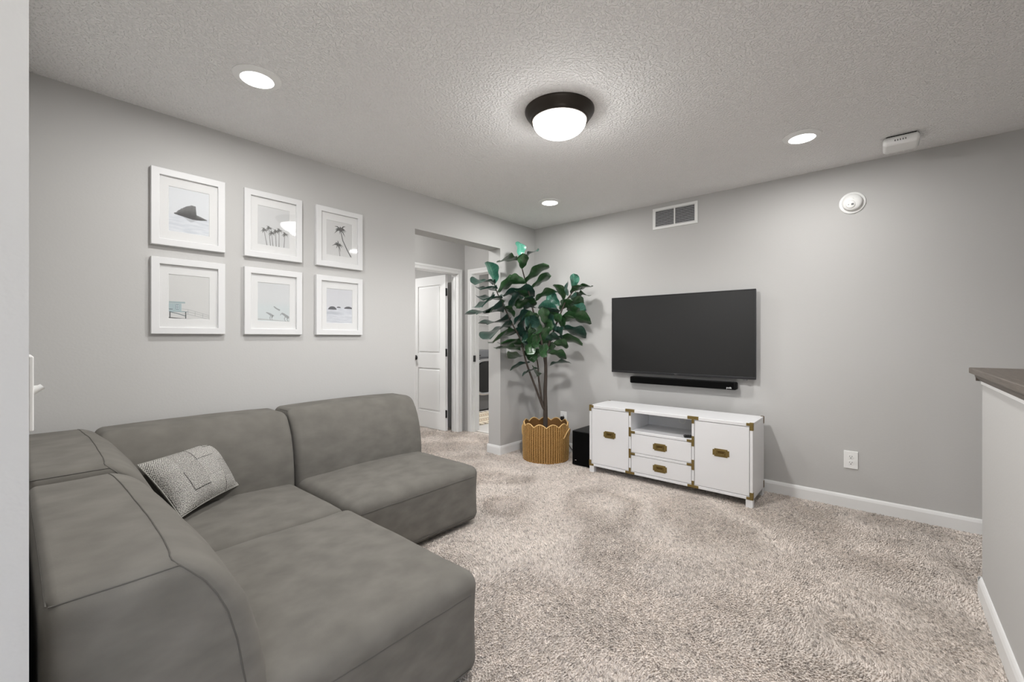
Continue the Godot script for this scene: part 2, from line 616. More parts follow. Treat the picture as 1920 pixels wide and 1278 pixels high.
	lathe(st, Vector3(W - 0.06, 0.93, face), [Vector2(0.0, 0.0), Vector2(0.033, 0.0), Vector2(0.033, 0.006), Vector2(0.012, 0.01), Vector2(0.01, 0.03), Vector2(0.024, 0.042), Vector2(0.027, 0.055), Vector2(0.018, 0.066), Vector2(0.0, 0.068)], Vector3(0, 0, -1), 24, true)
	build("door_knob", st, M.black, d)
	# hall baseboard, right of the opening side
	st = mb()
	base(st, Vector3(XT, 0, -3.165), Vector3(XT, 0, -3.208), Vector3(-1, 0, 0))
	struct("baseboard_hall", st, M.trim, "white baseboard stub in the hall by the laundry door", "baseboard")
	# washer
	var wsh := thing("washing_machine", "graphite front-loading washing machine in the laundry room", "washer", Vector3(4.82, 0.012, -5.0))
	st = mb()
	rbox(st, Vector3(0, 0.02, -0.66), Vector3(0.69, 1.0, 0.0), 0.012, 2)
	build("cabinet", st, M.appliance, wsh)
	st = mb()
	rbox(st, Vector3(0.02, 0.885, -0.02), Vector3(0.67, 0.985, 0.014), 0.006, 2)
	build("control_panel", st, mat(Color8(120, 122, 125), 0.35, 0.6), wsh)
	st = mb()
	rbox(st, Vector3(0.07, 0.905, 0.008), Vector3(0.21, 0.925, 0.017), 0.002, 1)
	build("detergent_drawer", st, M.black, wsh)
	# squarish rounded door ring
	for k in 2:
		st = mb()
		var ring := []
		var hw := 0.265 if k == 0 else 0.228
		for i in 65:
			var a := TAU * i / 64
			var e := 0.62
			ring.append(Vector3(0.345 + hw * signf(cos(a)) * pow(absf(cos(a)), e), 0.56 + hw * 1.05 * signf(sin(a)) * pow(absf(sin(a)), e), 0.014))
		if k == 0:
			tube(st, ring, 0.03, 10, false)
			build("door_ring", st, M.chrome, wsh)
		else:
			var pts := PackedVector2Array()
			for i in 64: pts.append(Vector2(ring[i].x, ring[i].y))
			plate(st, Vector3(0, 0, 0.0), Vector3(1, 0, 0), Vector3(0, 1, 0), pts, 0.03)
			build("door_window", st, M.appliance_dark, wsh)
	# wire shelf above
	var sh := thing("wire_shelf", "white wire shelf on the laundry wall above the washer", "shelf", Vector3(4.3, 1.62, -5.7))
	st = mb()
	for k in 15: tube(st, [Vector3(0.05 + k * 0.12, 0, 0), Vector3(0.05 + k * 0.12, 0, 0.3)], 0.003, 6)
	for z in [0.02, 0.15, 0.3]: tube(st, [Vector3(0, 0, z), Vector3(1.9, 0, z)], 0.004, 6)
	build("wires", st, M.plastic, sh)
	st = mb()
	tube(st, [Vector3(0.3, 0, 0.28), Vector3(0.3, -0.26, 0.004)], 0.006, 6)
	build("brace", st, M.plastic, sh)
	st = mb()
	tube(st, [Vector3(1.2, 0, 0.28), Vector3(1.2, -0.26, 0.004)], 0.006, 6)
	build("brace", st, M.plastic, sh)
	# runner rug with rows of motifs
	var im := Image.create(256, 128, false, Image.FORMAT_RGB8)
	im.fill(Color8(214, 203, 184))
	for x in 256:
		for y in 128:
			var v := absi(y - 64)
			var col := Color8(214, 203, 184)
			if v > 50 and v < 54: col = Color8(120, 104, 88)
			if v < 34 and v > 30: col = Color8(150, 132, 112)
			var cx := (x % 32) - 16
			if v < 26 and absf(cx) + v * 0.6 < 12 and absf(cx) + v * 0.6 > 5: col = Color8(92, 82, 72)
			if v >= 36 and v < 48 and ((x / 8 + y / 4) % 2 == 0): col = Color8(176, 150, 122)
			im.set_pixel(x, y, col)
	var rm := mat(Color.WHITE, 1.0, 0, 0.1)
	rm.albedo_texture = ImageTexture.create_from_image(im)
	rm.uv1_triplanar = true
	rm.uv1_scale = Vector3(1.3, 1.3, 1.3)
	st = mb()
	rbox(st, Vector3(-0.75, 0, -0.36), Vector3(0.75, 0.01, 0.36), 0.004, 1)
	var rug := build("runner_rug", st, rm)
	rug.position = Vector3(4.98, 0.013, -4.56)
	tag(rug, "cream runner rug with dark motifs in front of the washer", "rug")

# ------------------------------------------------------------------ lamps
func lights_in_room() -> void:
	dome_light(Vector3(1.955, CEIL, -1.337), "round flush ceiling light with dark bronze pan and glowing white glass", DOME_E, DOME_DOWN)
	dome_light(Vector3(2.15, CEIL, -3.66), "second flush dome light, on the hall ceiling beyond the opening", HALL_E, HALL_E * 0.2)
	var words := ["recessed disc light over the sofa corner", "recessed disc light near the room corner above the fig tree", "recessed disc light nearest the television wall and the sensor box", "recessed disc light over the doorway behind the camera"]
	var spots := [Vector3(0.771, CEIL, -2.247), Vector3(3.194, CEIL, -2.288), Vector3(3.166, CEIL, -0.379), Vector3(0.75, CEIL, -0.38)]
	for k in 4:
		disc_light(spots[k], words[k], CAN_E, "recessed disc lights")
	disc_light(Vector3(4.9, CEIL, -4.1), "disc light on the laundry ceiling", LAUNDRY_E, "")
	disc_light(Vector3(2.7, CEIL, -5.2), "disc light in the room behind the open door", BATH_E, "")
	disc_light(Vector3(-1.2, CEIL, 0.2), "unseen disc light added as fill in the loft behind the camera", LOFT_FILL_E, "")  # added loft lamp, out of view, fills the room and ceiling with light

func dome_light(at: Vector3, label: String, e: float, down: float) -> void:
	var d := thing("ceiling_light", label, "ceiling light", at)
	var st := mb()
	lathe(st, Vector3.ZERO, [Vector2(0.0, -0.004), Vector2(0.14, -0.054), Vector2(0.149, -0.060), Vector2(0.155, -0.057), Vector2(0.158, -0.046), Vector2(0.161, -0.040), Vector2(0.174, -0.029), Vector2(0.178, -0.022), Vector2(0.183, -0.016), Vector2(0.187, -0.008), Vector2(0.187, 0.0)], Vector3.UP, 64, true)
	build("pan", st, M.bronze, d)
	st = mb()
	var prof := []
	for k in 13:
		var a := PI / 2 * k / 12
		prof.append(Vector2(0.143 * sin(a), -0.060 - 0.078 * cos(a)))
	lathe(st, Vector3.ZERO, prof, Vector3.UP, 64, true)
	build("glass_dome", st, M.dome, d)
	var l := OmniLight3D.new()
	l.name = "dome_lamp"
	l.light_color = Color(1, 0.995, 0.99)
	l.light_energy = e
	l.light_size = 0.06
	l.omni_range = 14.0
	l.omni_attenuation = 2.0
	l.shadow_enabled = true
	d.add_child(l)
	l.position = Vector3(0, -0.09, 0)
	var ld := SpotLight3D.new()
	ld.name = "dome_lamp_down"
	ld.light_color = Color(1, 0.995, 0.99)
	ld.light_energy = down
	ld.light_size = 0.07
	ld.spot_angle = 80.0
	ld.spot_angle_attenuation = 0.5
	ld.spot_range = 14.0
	ld.spot_attenuation = 2.0
	ld.shadow_enabled = true
	d.add_child(ld)
	ld.position = Vector3(0, -0.1, 0)
	ld.rotation = Vector3(-PI / 2, 0, 0)

func disc_light(at: Vector3, label: String, e: float, group: String) -> void:
	var t := thing("recessed_light", "white " + label, "recessed light", at, 0.0, group)
	var st := mb()
	lathe(st, Vector3.ZERO, [Vector2(0.07, -0.014), Vector2(0.072, -0.013), Vector2(0.098, -0.006), Vector2(0.102, -0.003), Vector2(0.102, 0.0)], Vector3.UP, 48)
	build("trim_ring", st, M.plastic, t)
	st = mb()
	lathe(st, Vector3.ZERO, [Vector2(0.0, -0.019), Vector2(0.03, -0.0185), Vector2(0.058, -0.0165), Vector2(0.0705, -0.012)], Vector3.UP, 48, true)
	build("lens", st, M.lens, t)
	var l := AreaLight3D.new()
	l.name = "lamp"
	l.area_size = Vector2(0.11, 0.11)
	l.light_color = Color(1, 0.995, 0.99)
	l.light_energy = e
	l.area_range = 14.0
	l.area_attenuation = 2.0
	l.shadow_enabled = true
	t.add_child(l)
	l.position = Vector3(0, -0.0215, 0)
	l.rotation = Vector3(-PI / 2, 0, 0)

# ------------------------------------------------------------------ sofa
const RB := 0.040        # rounding of the backs

# thickness of a back at height y, measured from the plane of its rear
func back_depth(y: float) -> float:
	var ys := [0.0, 0.30, 0.44, 0.55, 0.63, 0.68, 0.72, 0.755, 0.775]
	var ds := [0.375, 0.374, 0.368, 0.350, 0.326, 0.302, 0.276, 0.240, 0.212]
	for i in ys.size() - 1:
		if y <= ys[i + 1]:
			return lerpf(ds[i], ds[i + 1], clampf((y - ys[i]) / (ys[i + 1] - ys[i]), 0, 1))
	return ds[-1]

# how a back of length L bends away from its plain block
func back_bend(p: Vector3, L: float, top: float, wob: FastNoiseLite) -> Vector3:
	var k := p.z / 0.355
	var d := back_depth(p.y * 0.775 / top)
	var belly := 4.0 * (p.x / L) * (1.0 - p.x / L)
	var q := Vector3(p.x, p.y, k * d)
	q.z += k * (0.012 * belly + 0.006 * wob.get_noise_3d(p.x, p.y, 3.0))
	q.y += smoothstep(0.6, top, p.y) * (0.008 * belly + 0.003 * wob.get_noise_3d(p.x, 9.0, p.z))
	return q

func wobble(sd: int, f: float) -> FastNoiseLite:
	var n := FastNoiseLite.new()
	n.seed = sd
	n.frequency = f
	return n

# a back: local x along it, y up, z out of its front, rear at z = 0; its stitched seams lie on it as sub-parts
func sofa_back(L: float, top: float, ends: Array, front_seam: bool, parent: Node) -> MeshInstance3D:
	var wob := wobble(int(L * 1000), 2.2)
	var st := mb()
	rbox(st, Vector3(0, 0.02, 0), Vector3(L, top, 0.355), RB, 4, 14, func(p: Vector3) -> Vector3: return back_bend(p, L, top, wob))
	st.generate_normals()
	var m := build("backrest", st, M.suede, parent)
	var lines := []
	var across := []
	for k in 61:
		var x := lerpf(RB * 0.293, L - RB * 0.293, k / 60.0)
		var g := minf(x, L - x)
		var e := smoothstep(0.0, 0.06, g - RB * 0.293)
		across.append(Vector3(x, round_edge(g, top), lerpf(0.305, 0.313, e)))
	if front_seam: lines.append(across)
	var rear := []
	for k in 9:
		var x := lerpf(RB * 0.4, L - RB * 0.4, k / 8.0)
		rear.append(Vector3(x, top - RB * 0.293, RB * 0.293))
	if front_seam: lines.append(rear)
	for e in ends:
		var x0: float = 0.0 if e < 0 else L
		var xi: float = RB * 0.293 if e < 0 else L - RB * 0.293
		var side := []
		for k in 9: side.append(Vector3(xi, top - RB * 0.293, lerpf(0.016 if front_seam else 0.12, 0.305, k / 8.0)))
		lines.append(side)
		var down := []
		for k in 61:
			var y := lerpf(top - RB * 0.293, 0.03, k / 60.0)
			var dy := maxf(0.0, y - (top - RB))
			down.append(Vector3(x0 - signf(e) * (RB - sqrt(RB * RB - dy * dy)), y, 0.305))
		lines.append(down)
	for l in lines:
		var pts := []
		for q in l: pts.append(back_bend(q, L, top, wob))
		st = mb()
		tube(st, pts, 0.0017, 6)
		build("seam", st, M.seam, m)
	return m

# height of the back's rounded top edge, g metres in from its end
func round_edge(g: float, top: float) -> float:
	return top if g > RB else top - RB + sqrt(maxf(0.0, RB * RB - (RB - g) * (RB - g)))

func seat_bend(p: Vector3, c: Vector3, h: Vector3, top: float, crown: float, wob: FastNoiseLite) -> Vector3:
	var u := (p.x - c.x) / h.x
	var v := (p.z - c.z) / h.z
	var t := smoothstep(0.2, top, p.y)
	var q := p
	q.y += t * (crown * (1.0 - u * u) * (1.0 - v * v) + 0.005 * wob.get_noise_2d(p.x, p.z))
	# sides draw in a touch between hem and top edge
	var s := sin(PI * clampf(p.y / top, 0, 1))
	q.x -= 0.006 * s * u
	q.z -= 0.006 * s * v
	return q

func sofa_section(label: String, lo: Vector3, hi: Vector3, backs: Array, seat_lo: Vector3, seat_hi: Vector3, crown: float, seam_sides: Array, sd: int) -> Node3D:
	var t := thing("sofa_section", label, "sofa section", Vector3((lo.x + hi.x) / 2, 0, (lo.z + hi.z) / 2), 0.0, "grey sectional sofa")
	var o := t.position
	var wob := wobble(sd, 2.5)
	var sl := seat_lo - o
	var sh := seat_hi - o
	var c := (sl + sh) / 2.0
	var h := (sh - sl) / 2.0
	var st := mb()
	rbox(st, sl, sh, 0.055, 4, 16, func(p: Vector3) -> Vector3: return seat_bend(p, c, h, sh.y, crown, wob))
	st.generate_normals()
	var seat := build("seat", st, M.suede, t)
	# stitched seams round the seat's outer faces, below the top edge and above the hem
	for y in [0.312, 0.055]:
		for s in seam_sides:
			var pts := []
			for k in 11:
				var q: Vector3 = (s[0] as Vector3).lerp(s[1], k / 10.0) - o
				q.y = y
				pts.append(seat_bend(q, c, h, sh.y, crown, wob))
			st = mb()
			tube(st, pts, 0.0018, 6)
			build("seam", st, M.seam, seat)
	for b in backs:
		var m := sofa_back(b.L, b.top, b.ends, b.front, t)
		m.position = b.at - o
		m.rotation.y = b.turn
	# low feet under the skirt
	for x in [lo.x + 0.1, hi.x - 0.1]:
		for z in [lo.z + 0.1, hi.z - 0.1]:
			st = mb()
			lathe(st, Vector3(x, 0, z) - o, [Vector2(0.0, 0.0), Vector2(0.022, 0.0), Vector2(0.026, 0.024), Vector2(0.0, 0.024)], Vector3.UP, 16)
			build("foot", st, M.black_matte, t)
	return t

func sofa() -> void:
	var z0 := -2.982
	# long-wall section, armless
	sofa_section("grey armless sofa section by the hall opening, clear of cushions", Vector3(1.115, 0, z0), Vector3(2.03, 0, -2.01),
		[{"L": 0.915, "top": 0.772, "at": Vector3(1.115, 0, z0), "turn": 0.0, "front": false, "ends": [-1, 1]}],
		Vector3(1.115, 0.02, -2.86), Vector3(2.03, 0.372, -2.01), 0.02,
		[[Vector3(1.17, 0, -2.01), Vector3(1.975, 0, -2.01)], [Vector3(2.03, 0, -2.62), Vector3(2.03, 0, -2.065)]], 3)
	# corner section: two backs
	sofa_section("grey corner sofa section that holds the woven pillow", Vector3(0.036, 0, z0), Vector3(1.108, 0, -2.022),
		[{"L": 0.83, "top": 0.765, "at": Vector3(0.278, 0, z0), "turn": 0.0, "front": false, "ends": [1]},
		{"L": 0.955, "top": 0.770, "at": Vector3(0.036, 0, -2.025), "turn": PI / 2, "front": true, "ends": [-1]}],
		Vector3(0.2, 0.02, -2.86), Vector3(1.108, 0.365, -2.022), 0.018,
		[[Vector3(1.108, 0, -2.6), Vector3(1.108, 0, -2.08)]], 5)
	# front section, its back against the near wall
	sofa_section("grey sofa section nearest the camera with a high seamed back", Vector3(0.036, 0, -2.014), Vector3(1.112, 0, -1.09),
		[{"L": 0.922, "top": 0.752, "at": Vector3(0.036, 0, -1.09), "turn": PI / 2, "front": true, "ends": [-1, 1]}],
		Vector3(0.2, 0.02, -2.014), Vector3(1.112, 0.378, -1.09), 0.02,
		[[Vector3(1.112, 0, -1.96), Vector3(1.112, 0, -1.145)], [Vector3(0.4, 0, -1.09), Vector3(1.057, 0, -1.09)]], 8)

func pillow() -> void:
	var bm := Vector3(0.505, 0.41, -2.375)
	var rt := Vector3(0.80, 0.43, -2.60)
	var tp := Vector3(0.715, 0.665, -2.715)
	var lf := Vector3(0.392, 0.625, -2.61)
	var c := (bm + rt + tp + lf) / 4.0
	var n := ((rt - lf).cross(tp - bm)).normalized()
	var t := thing("throw_pillow", "woven grey and cream lumbar pillow leaning in the sofa corner", "pillow", c)
	var im := Image.create(256, 192, false, Image.FORMAT_RGB8)
	var hm := Image.create(256, 192, false, Image.FORMAT_RGB8)
	var nz := FastNoiseLite.new()
	nz.seed = 4
	nz.frequency = 0.3
	for x in 256:
		for y in 192:
			var bx := int(x / 64.0)
			var by := int((y + (bx % 2) * 24) / 64.0)
			var kind := (bx * 7 + by * 5 + bx * by * 3) % 4
			var u := x % 4
			var v := y % 4
			var hgt := 0.5
			match kind:
				0: hgt = 0.40 + 0.35 * float((x / 2 + y / 2) % 2)
				1: hgt = 0.45 + 0.25 * float((y / 2) % 2)
				2: hgt = 0.40 + 0.40 * float((x / 3 + (y / 3) % 2) % 2)
				3: hgt = 0.48 + 0.25 * float(u < 2) * float(v < 2)
			var edge := mini(x % 64, (y + (bx % 2) * 24) % 64)
			if edge < 2 and (bx * 2 + by) % 3 == 0: hgt = 0.12
			hgt = clampf(hgt + 0.75 * nz.get_noise_2d(x * 1.3, y * 1.3), 0, 1)
			var val := lerpf(0.14, 0.98, hgt)
			im.set_pixel(x, y, Color(val, val * 0.985, val * 0.955))
			hm.set_pixel(x, y, Color(hgt, hgt, hgt))
	var m := mat(Color.WHITE, 0.95, 0, 0.15)
	m.albedo_texture = ImageTexture.create_from_image(im)
	m.heightmap_enabled = true
	m.heightmap_texture = ImageTexture.create_from_image(hm)
	m.heightmap_scale = 0.35
	var faces := [1.0, -1.0]
	for s in faces:
		var st := mb()
		sheet(st, 28, 24, func(u: float, v: float) -> Vector3:
			if s < 0: u = 1.0 - u
			var p := bm.lerp(rt, u).lerp(lf.lerp(tp, u), v) - c
			var a := 1.0 - pow(absf(2.0 * u - 1.0), 2.6)
			var b := 1.0 - pow(absf(2.0 * v - 1.0), 2.6)
			# edges pull in between the corners
			var mid := (rt + bm + lf + tp) / 4.0 - c
			var pull := 0.055 * (4.0 * u * (1.0 - u) * pow(absf(2.0 * v - 1.0), 3.0) + 4.0 * v * (1.0 - v) * pow(absf(2.0 * u - 1.0), 3.0))
			p = p.lerp(mid, pull)
			return p + n * s * 0.07 * pow(maxf(a * b, 0.0), 0.6))
		st.generate_normals()
		build("cover_front" if s > 0 else "cover_back", st, m, t)
	var rimp := []
	for e in [[bm, rt], [rt, tp], [tp, lf], [lf, bm]]:
		for k in 10:
			var u := k / 10.0
			var p: Vector3 = (e[0] as Vector3).lerp(e[1], u) - c
			rimp.append(p * (1.0 - 0.055 * 4.0 * u * (1.0 - u)))
	rimp.append(rimp[0])
	var st2 := mb()
	tube(st2, rimp, 0.003, 6, false)
	build("edge_seam", st2, mat(Color8(150, 148, 142), 0.95), t)

# ------------------------------------------------------------------ framed prints
func pictures() -> void:
	var xs := [[0.503, 0.848], [0.950, 1.298], [1.394, 1.744]]
	var ys := [[1.716, 2.135], [1.232, 1.650]]
	var words := [["sea rock print, upper row", "palm grove print, upper row", "two palm tops print, upper row"], ["lifeguard hut print, lower row", "wading birds print, lower row", "dark shore rocks print, lower row"]]
	for j in 2:
		for i in 3:
			var w: float = xs[i][1] - xs[i][0]
			var h: float = ys[j][1] - ys[j][0]
			var t := thing("picture_frame", "white framed " + words[j][i] + " on the grey wall", "picture", Vector3(xs[i][0], ys[j][0], ZL), 0.0, "white framed beach prints")
			var st := mb()
			var fw := 0.037
			var dp := 0.026
			# mitred rails: sloping profile from the outer edge in to the rebate
			var prof := [Vector2(0.0, 0.0), Vector2(0.0, dp - 0.002), Vector2(0.002, dp), Vector2(fw - 0.002, dp), Vector2(fw, dp - 0.002), Vector2(fw, 0.006)]
			for k in prof.size() - 1:
				var p: Vector2 = prof[k]; var q: Vector2 = prof[k + 1]
				var a := [Vector3(p.x, p.x, p.y), Vector3(w - p.x, p.x, p.y), Vector3(w - p.x, h - p.x, p.y), Vector3(p.x, h - p.x, p.y)]
				var b := [Vector3(q.x, q.x, q.y), Vector3(w - q.x, q.x, q.y), Vector3(w - q.x, h - q.x, q.y), Vector3(q.x, h - q.x, q.y)]
				for e in 4:
					quad(st, a[e], a[(e + 1) % 4], b[(e + 1) % 4], b[e])
			quad(st, Vector3(0, h, 0.0005), Vector3(w, h, 0.0005), Vector3(w, 0, 0.0005), Vector3(0, 0, 0.0005))
			build("frame", st, M.frame_paint, t)
			# mat board with a bevelled window
			st = mb()
			var x0 := fw + 0.040; var x1 := w - fw - 0.040
			var y0 := fw + 0.047; var y1 := h - fw - 0.050
			var zo := 0.013
			var o := [Vector3(fw, fw, zo), Vector3(w - fw, fw, zo), Vector3(w - fw, h - fw, zo), Vector3(fw, h - fw, zo)]
			var n := [Vector3(x0, y0, zo), Vector3(x1, y0, zo), Vector3(x1, y1, zo), Vector3(x0, y1, zo)]
			var b2 := [Vector3(x0 + 0.002, y0 + 0.002, zo - 0.003), Vector3(x1 - 0.002, y0 + 0.002, zo - 0.003), Vector3(x1 - 0.002, y1 - 0.002, zo - 0.003), Vector3(x0 + 0.002, y1 - 0.002, zo - 0.003)]
			for e in 4:
				quad(st, o[e], o[(e + 1) % 4], n[(e + 1) % 4], n[e])
				quad(st, n[e], n[(e + 1) % 4], b2[(e + 1) % 4], b2[e])
			build("mat_board", st, M.mat_board, t)
			st = mb()
			st.set_normal(Vector3(0, 0, 1))
			var c := [Vector3(x0 - 0.004, y0 - 0.004, zo - 0.003), Vector3(x1 + 0.004, y0 - 0.004, zo - 0.003), Vector3(x1 + 0.004, y1 + 0.004, zo - 0.003), Vector3(x0 - 0.004, y1 + 0.004, zo - 0.003)]
			var uv := [Vector2(0, 1), Vector2(1, 1), Vector2(1, 0), Vector2(0, 0)]
			for k in [0, 2, 1, 0, 3, 2]:
				st.set_uv(uv[k])
				st.add_vertex(c[k])
			var pm := mat(g8(246), 0.8, 0, 0.2)
			pm.albedo_texture = ImageTexture.create_from_image(print_image(j * 3 + i))
			build("print", st, pm, t)
			st = mb()
			box(st, Vector3(fw - 0.001, fw - 0.001, 0.0145), Vector3(w - fw + 0.001, h - fw + 0.001, 0.0165))
			build("glass", st, M.glass, t)

func dot(im: Image, x: float, y: float, r: float, c: Color, k := 1.0) -> void:
	for i in range(int(x - r - 1), int(x + r + 2)):
		for j in range(int(y - r - 1), int(y + r + 2)):
			if i < 0 or j < 0 or i >= im.get_width() or j >= im.get_height(): continue
			var a := clampf(r + 0.5 - Vector2(i - x, j - y).length(), 0, 1) * k
			im.set_pixel(i, j, im.get_pixel(i, j).lerp(c, a))

func stroke(im: Image, pts: Array, r0: float, r1: float, c: Color, k := 1.0) -> void:
	for s in pts.size() - 1:
		var a: Vector2 = pts[s]; var b: Vector2 = pts[s + 1]
		var n := maxi(2, int(a.distance_to(b) * 1.4))
		for i in n + 1:
			var t := float(i) / n
			var g := (s + t) / (pts.size() - 1)
			var p := a.lerp(b, t)
			dot(im, p.x, p.y, lerpf(r0, r1, g), c, k)

func palm_head(im: Image, x: float, y: float, r: float, c: Color, n := 10, w := 2.2) -> void:
	for k in n:
		var a := TAU * k / n + 0.3 * sin(k * 5.1)
		var d := Vector2(cos(a), sin(a) * 0.9)
		var l := r * (0.8 + 0.25 * sin(k * 3.7))
		stroke(im, [Vector2(x, y), Vector2(x, y) + d * l * 0.55 - Vector2(0, r * 0.06), Vector2(x, y) + d * l + Vector2(0, r * 0.16)], w, 0.5, c)

func print_image(which: int) -> Image:
	var W := 190
	var H := 245
	var im := Image.create(W, H, false, Image.FORMAT_RGB8)
	var nz := FastNoiseLite.new()
	nz.seed = 60 + which
	nz.frequency = 0.02
	var bg := [Color8(222, 225, 228), Color8(212, 213, 213), Color8(214, 214, 213), Color8(214, 214, 212), Color8(212, 214, 215), Color8(210, 211, 215)][which] as Color
	im.fill(bg)
	if which == 0:
		for x in W:
			for y in H:
				if y > 146:
					var f := 0.5 + 0.5 * nz.get_noise_2d(x * 0.6, y * 3.0)
					im.set_pixel(x, y, Color8(196, 202, 210).lerp(Color8(236, 238, 241), f))
		for x in range(28, 176):
			# rock outline: long rise, flat crown, steep drop, low tail
			var u := x / 190.0
			var ou := [0.14, 0.30, 0.42, 0.56, 0.645, 0.665, 0.80, 0.93]
			var ov := [143.0, 115.0, 95.0, 85.0, 88.0, 132.0, 143.0, 153.0]
			var top := 150.0
			for k in 7:
				if u >= ou[k] and u <= ou[k + 1]: top = lerpf(ov[k], ov[k + 1], (u - ou[k]) / (ou[k + 1] - ou[k]))
			top += 5.0 * nz.get_noise_2d(x * 6.0, 3.0)
			var bot := lerpf(145, 160, clampf((u - 0.14) / 0.4, 0, 1)) - 6.0 * smoothstep(0.7, 0.93, u)
			for y in range(int(top), int(bot) + 1):
				var g := 0.5 + 0.35 * nz.get_noise_2d(x * 4.0, y * 4.0) + 0.35 * nz.get_noise_2d(x * 13.0, y * 10.0)
				var dark := smoothstep(top, bot, y)
				im.set_pixel(x, y, Color8(118, 118, 118).lerp(Color8(30, 30, 30), clampf(dark * 0.9 + (g - 0.4) * 0.9, 0, 1)))
			if u > 0.3 and u < 0.68:
				for y in range(int(bot), int(bot) + int(20 * (1 - absf(u - 0.52) * 5.0))):
					im.set_pixel(x, y, im.get_pixel(x, y).lerp(Color8(110, 112, 114), 0.55 * randf_fixed(x, y)))
	elif which == 1:
		var c := Color8(98, 98, 96)
		for p in [[40, 148, 56, 240], [66, 132, 76, 243], [82, 160, 90, 244], [104, 146, 108, 244], [124, 136, 124, 244], [158, 154, 152, 244]]:
			stroke(im, [Vector2(p[0], p[1]), Vector2(lerpf(p[0], p[2], 0.45), lerpf(p[1], p[3], 0.5)), Vector2(p[2], p[3])], 1.2, 1.9, Color8(120, 120, 118))
			palm_head(im, p[0], p[1], 21, c, 15, 2.4)
			dot(im, p[0], p[1], 6, Color8(84, 84, 82), 0.8)
	elif which == 2:
		var c := Color8(44, 44, 44)
		stroke(im, [Vector2(102, 60), Vector2(118, 128), Vector2(150, 190), Vector2(176, 232)], 2.2, 3.4, Color8(60, 60, 60))
		palm_head(im, 102, 54, 50, c, 11, 5.5)
		stroke(im, [Vector2(86, 170), Vector2(94, 210), Vector2(98, 244)], 1.6, 2.2, Color8(120, 120, 118))
		palm_head(im, 86, 164, 42, Color8(60, 60, 60), 9, 4.5)
	elif which == 3:
		var teal := Color8(172, 190, 194)
		im.fill_rect(Rect2i(0, 158, 60, 44), teal)
		im.fill_rect(Rect2i(0, 148, 76, 9), Color8(158, 176, 178))
		for x in range(0, 60, 6): im.fill_rect(Rect2i(x, 158, 1, 44), Color8(152, 174, 178))
		im.fill_rect(Rect2i(35, 164, 13, 26), Color8(96, 116, 122))
		im.fill_rect(Rect2i(37, 166, 4, 10), Color8(206, 220, 222)); im.fill_rect(Rect2i(43, 166, 4, 10), Color8(206, 220, 222))
		im.fill_rect(Rect2i(37, 178, 4, 10), Color8(206, 220, 222)); im.fill_rect(Rect2i(43, 178, 4, 10), Color8(206, 220, 222))
		im.fill_rect(Rect2i(0, 188, 22, 3), Color8(70, 84, 88))
		im.fill_rect(Rect2i(0, 200, 88, 4), Color8(150, 172, 176))
		stroke(im, [Vector2(10, 204), Vector2(40, 211), Vector2(78, 224)], 1.6, 1.6, Color8(80, 96, 100))
		for x in [10, 78]: stroke(im, [Vector2(x, 204), Vector2(x, 236)], 2.4, 2.4, Color8(66, 72, 74))
		stroke(im, [Vector2(0, 234), Vector2(70, 239), Vector2(130, 240)], 2.6, 1.0, Color8(70, 68, 66))
		for o in [0, 12, 26]:
			stroke(im, [Vector2(62, 186 + o), Vector2(88, 188 + o), Vector2(188, 218 + o * 0.8)], 0.9, 0.8, Color8(168, 170, 170))
		for x in [88, 120, 155, 184]: stroke(im, [Vector2(x, 188 + (x - 88) * 0.3), Vector2(x, 214 + (x - 88) * 0.22)], 0.9, 0.9, Color8(170, 172, 172))
	elif which == 4:
		for x in W:
			for y in H:
				if y > 110: im.set_pixel(x, y, bg.lerp(Color8(206, 214, 216), smoothstep(110, 160, y) * 0.8))
		stroke(im, [Vector2(0, 228), Vector2(60, 230), Vector2(189, 238)], 3.0, 1.0, Color8(176, 176, 174), 0.7)
		var b := Color8(150, 154, 154)
		# far bird, then two feeding birds with bodies, necks and legs
		stroke(im, [Vector2(96, 148), Vector2(104, 156), Vector2(116, 163), Vector2(126, 168)], 3.0, 4.5, b)
		stroke(im, [Vector2(52, 186), Vector2(62, 190), Vector2(74, 197)], 2.0, 6.0, b)
		stroke(im, [Vector2(74, 197), Vector2(84, 202), Vector2(93, 205)], 6.5, 3.0, b)
		stroke(im, [Vector2(86, 206), Vector2(84, 214)], 3.4, 3.0, Color8(108, 110, 110))
		for x in [74, 84]: stroke(im, [Vector2(x + 2, 206), Vector2(x - 2, 218), Vector2(x + 1, 232)], 1.5, 1.1, Color8(134, 136, 136))
		stroke(im, [Vector2(132, 200), Vector2(136, 192), Vector2(143, 188)], 1.6, 3.0, b)
		stroke(im, [Vector2(143, 189), Vector2(152, 194), Vector2(166, 204), Vector2(176, 212)], 5.0, 8.0, b)
		for x in [160, 176]: stroke(im, [Vector2(x, 210), Vector2(x - 5, 224), Vector2(x + 2, 238)], 1.7, 1.2, Color8(146, 148, 148))
	else:
		for x in W:
			for y in H:
				if y > 130:
					var f := 0.5 + 0.5 * nz.get_noise_2d(x * 0.8, y * 2.5)
					var cc := Color8(192, 196, 204).lerp(Color8(228, 230, 234), f)
					im.set_pixel(x, y, cc)
		for y in range(158, 186):
			for x in range(0, 125):
				im.set_pixel(x, y, im.get_pixel(x, y).lerp(Color8(160, 166, 176), 0.5 * (1.0 - absf(y - 170) / 16.0) * smoothstep(125, 60, x)))
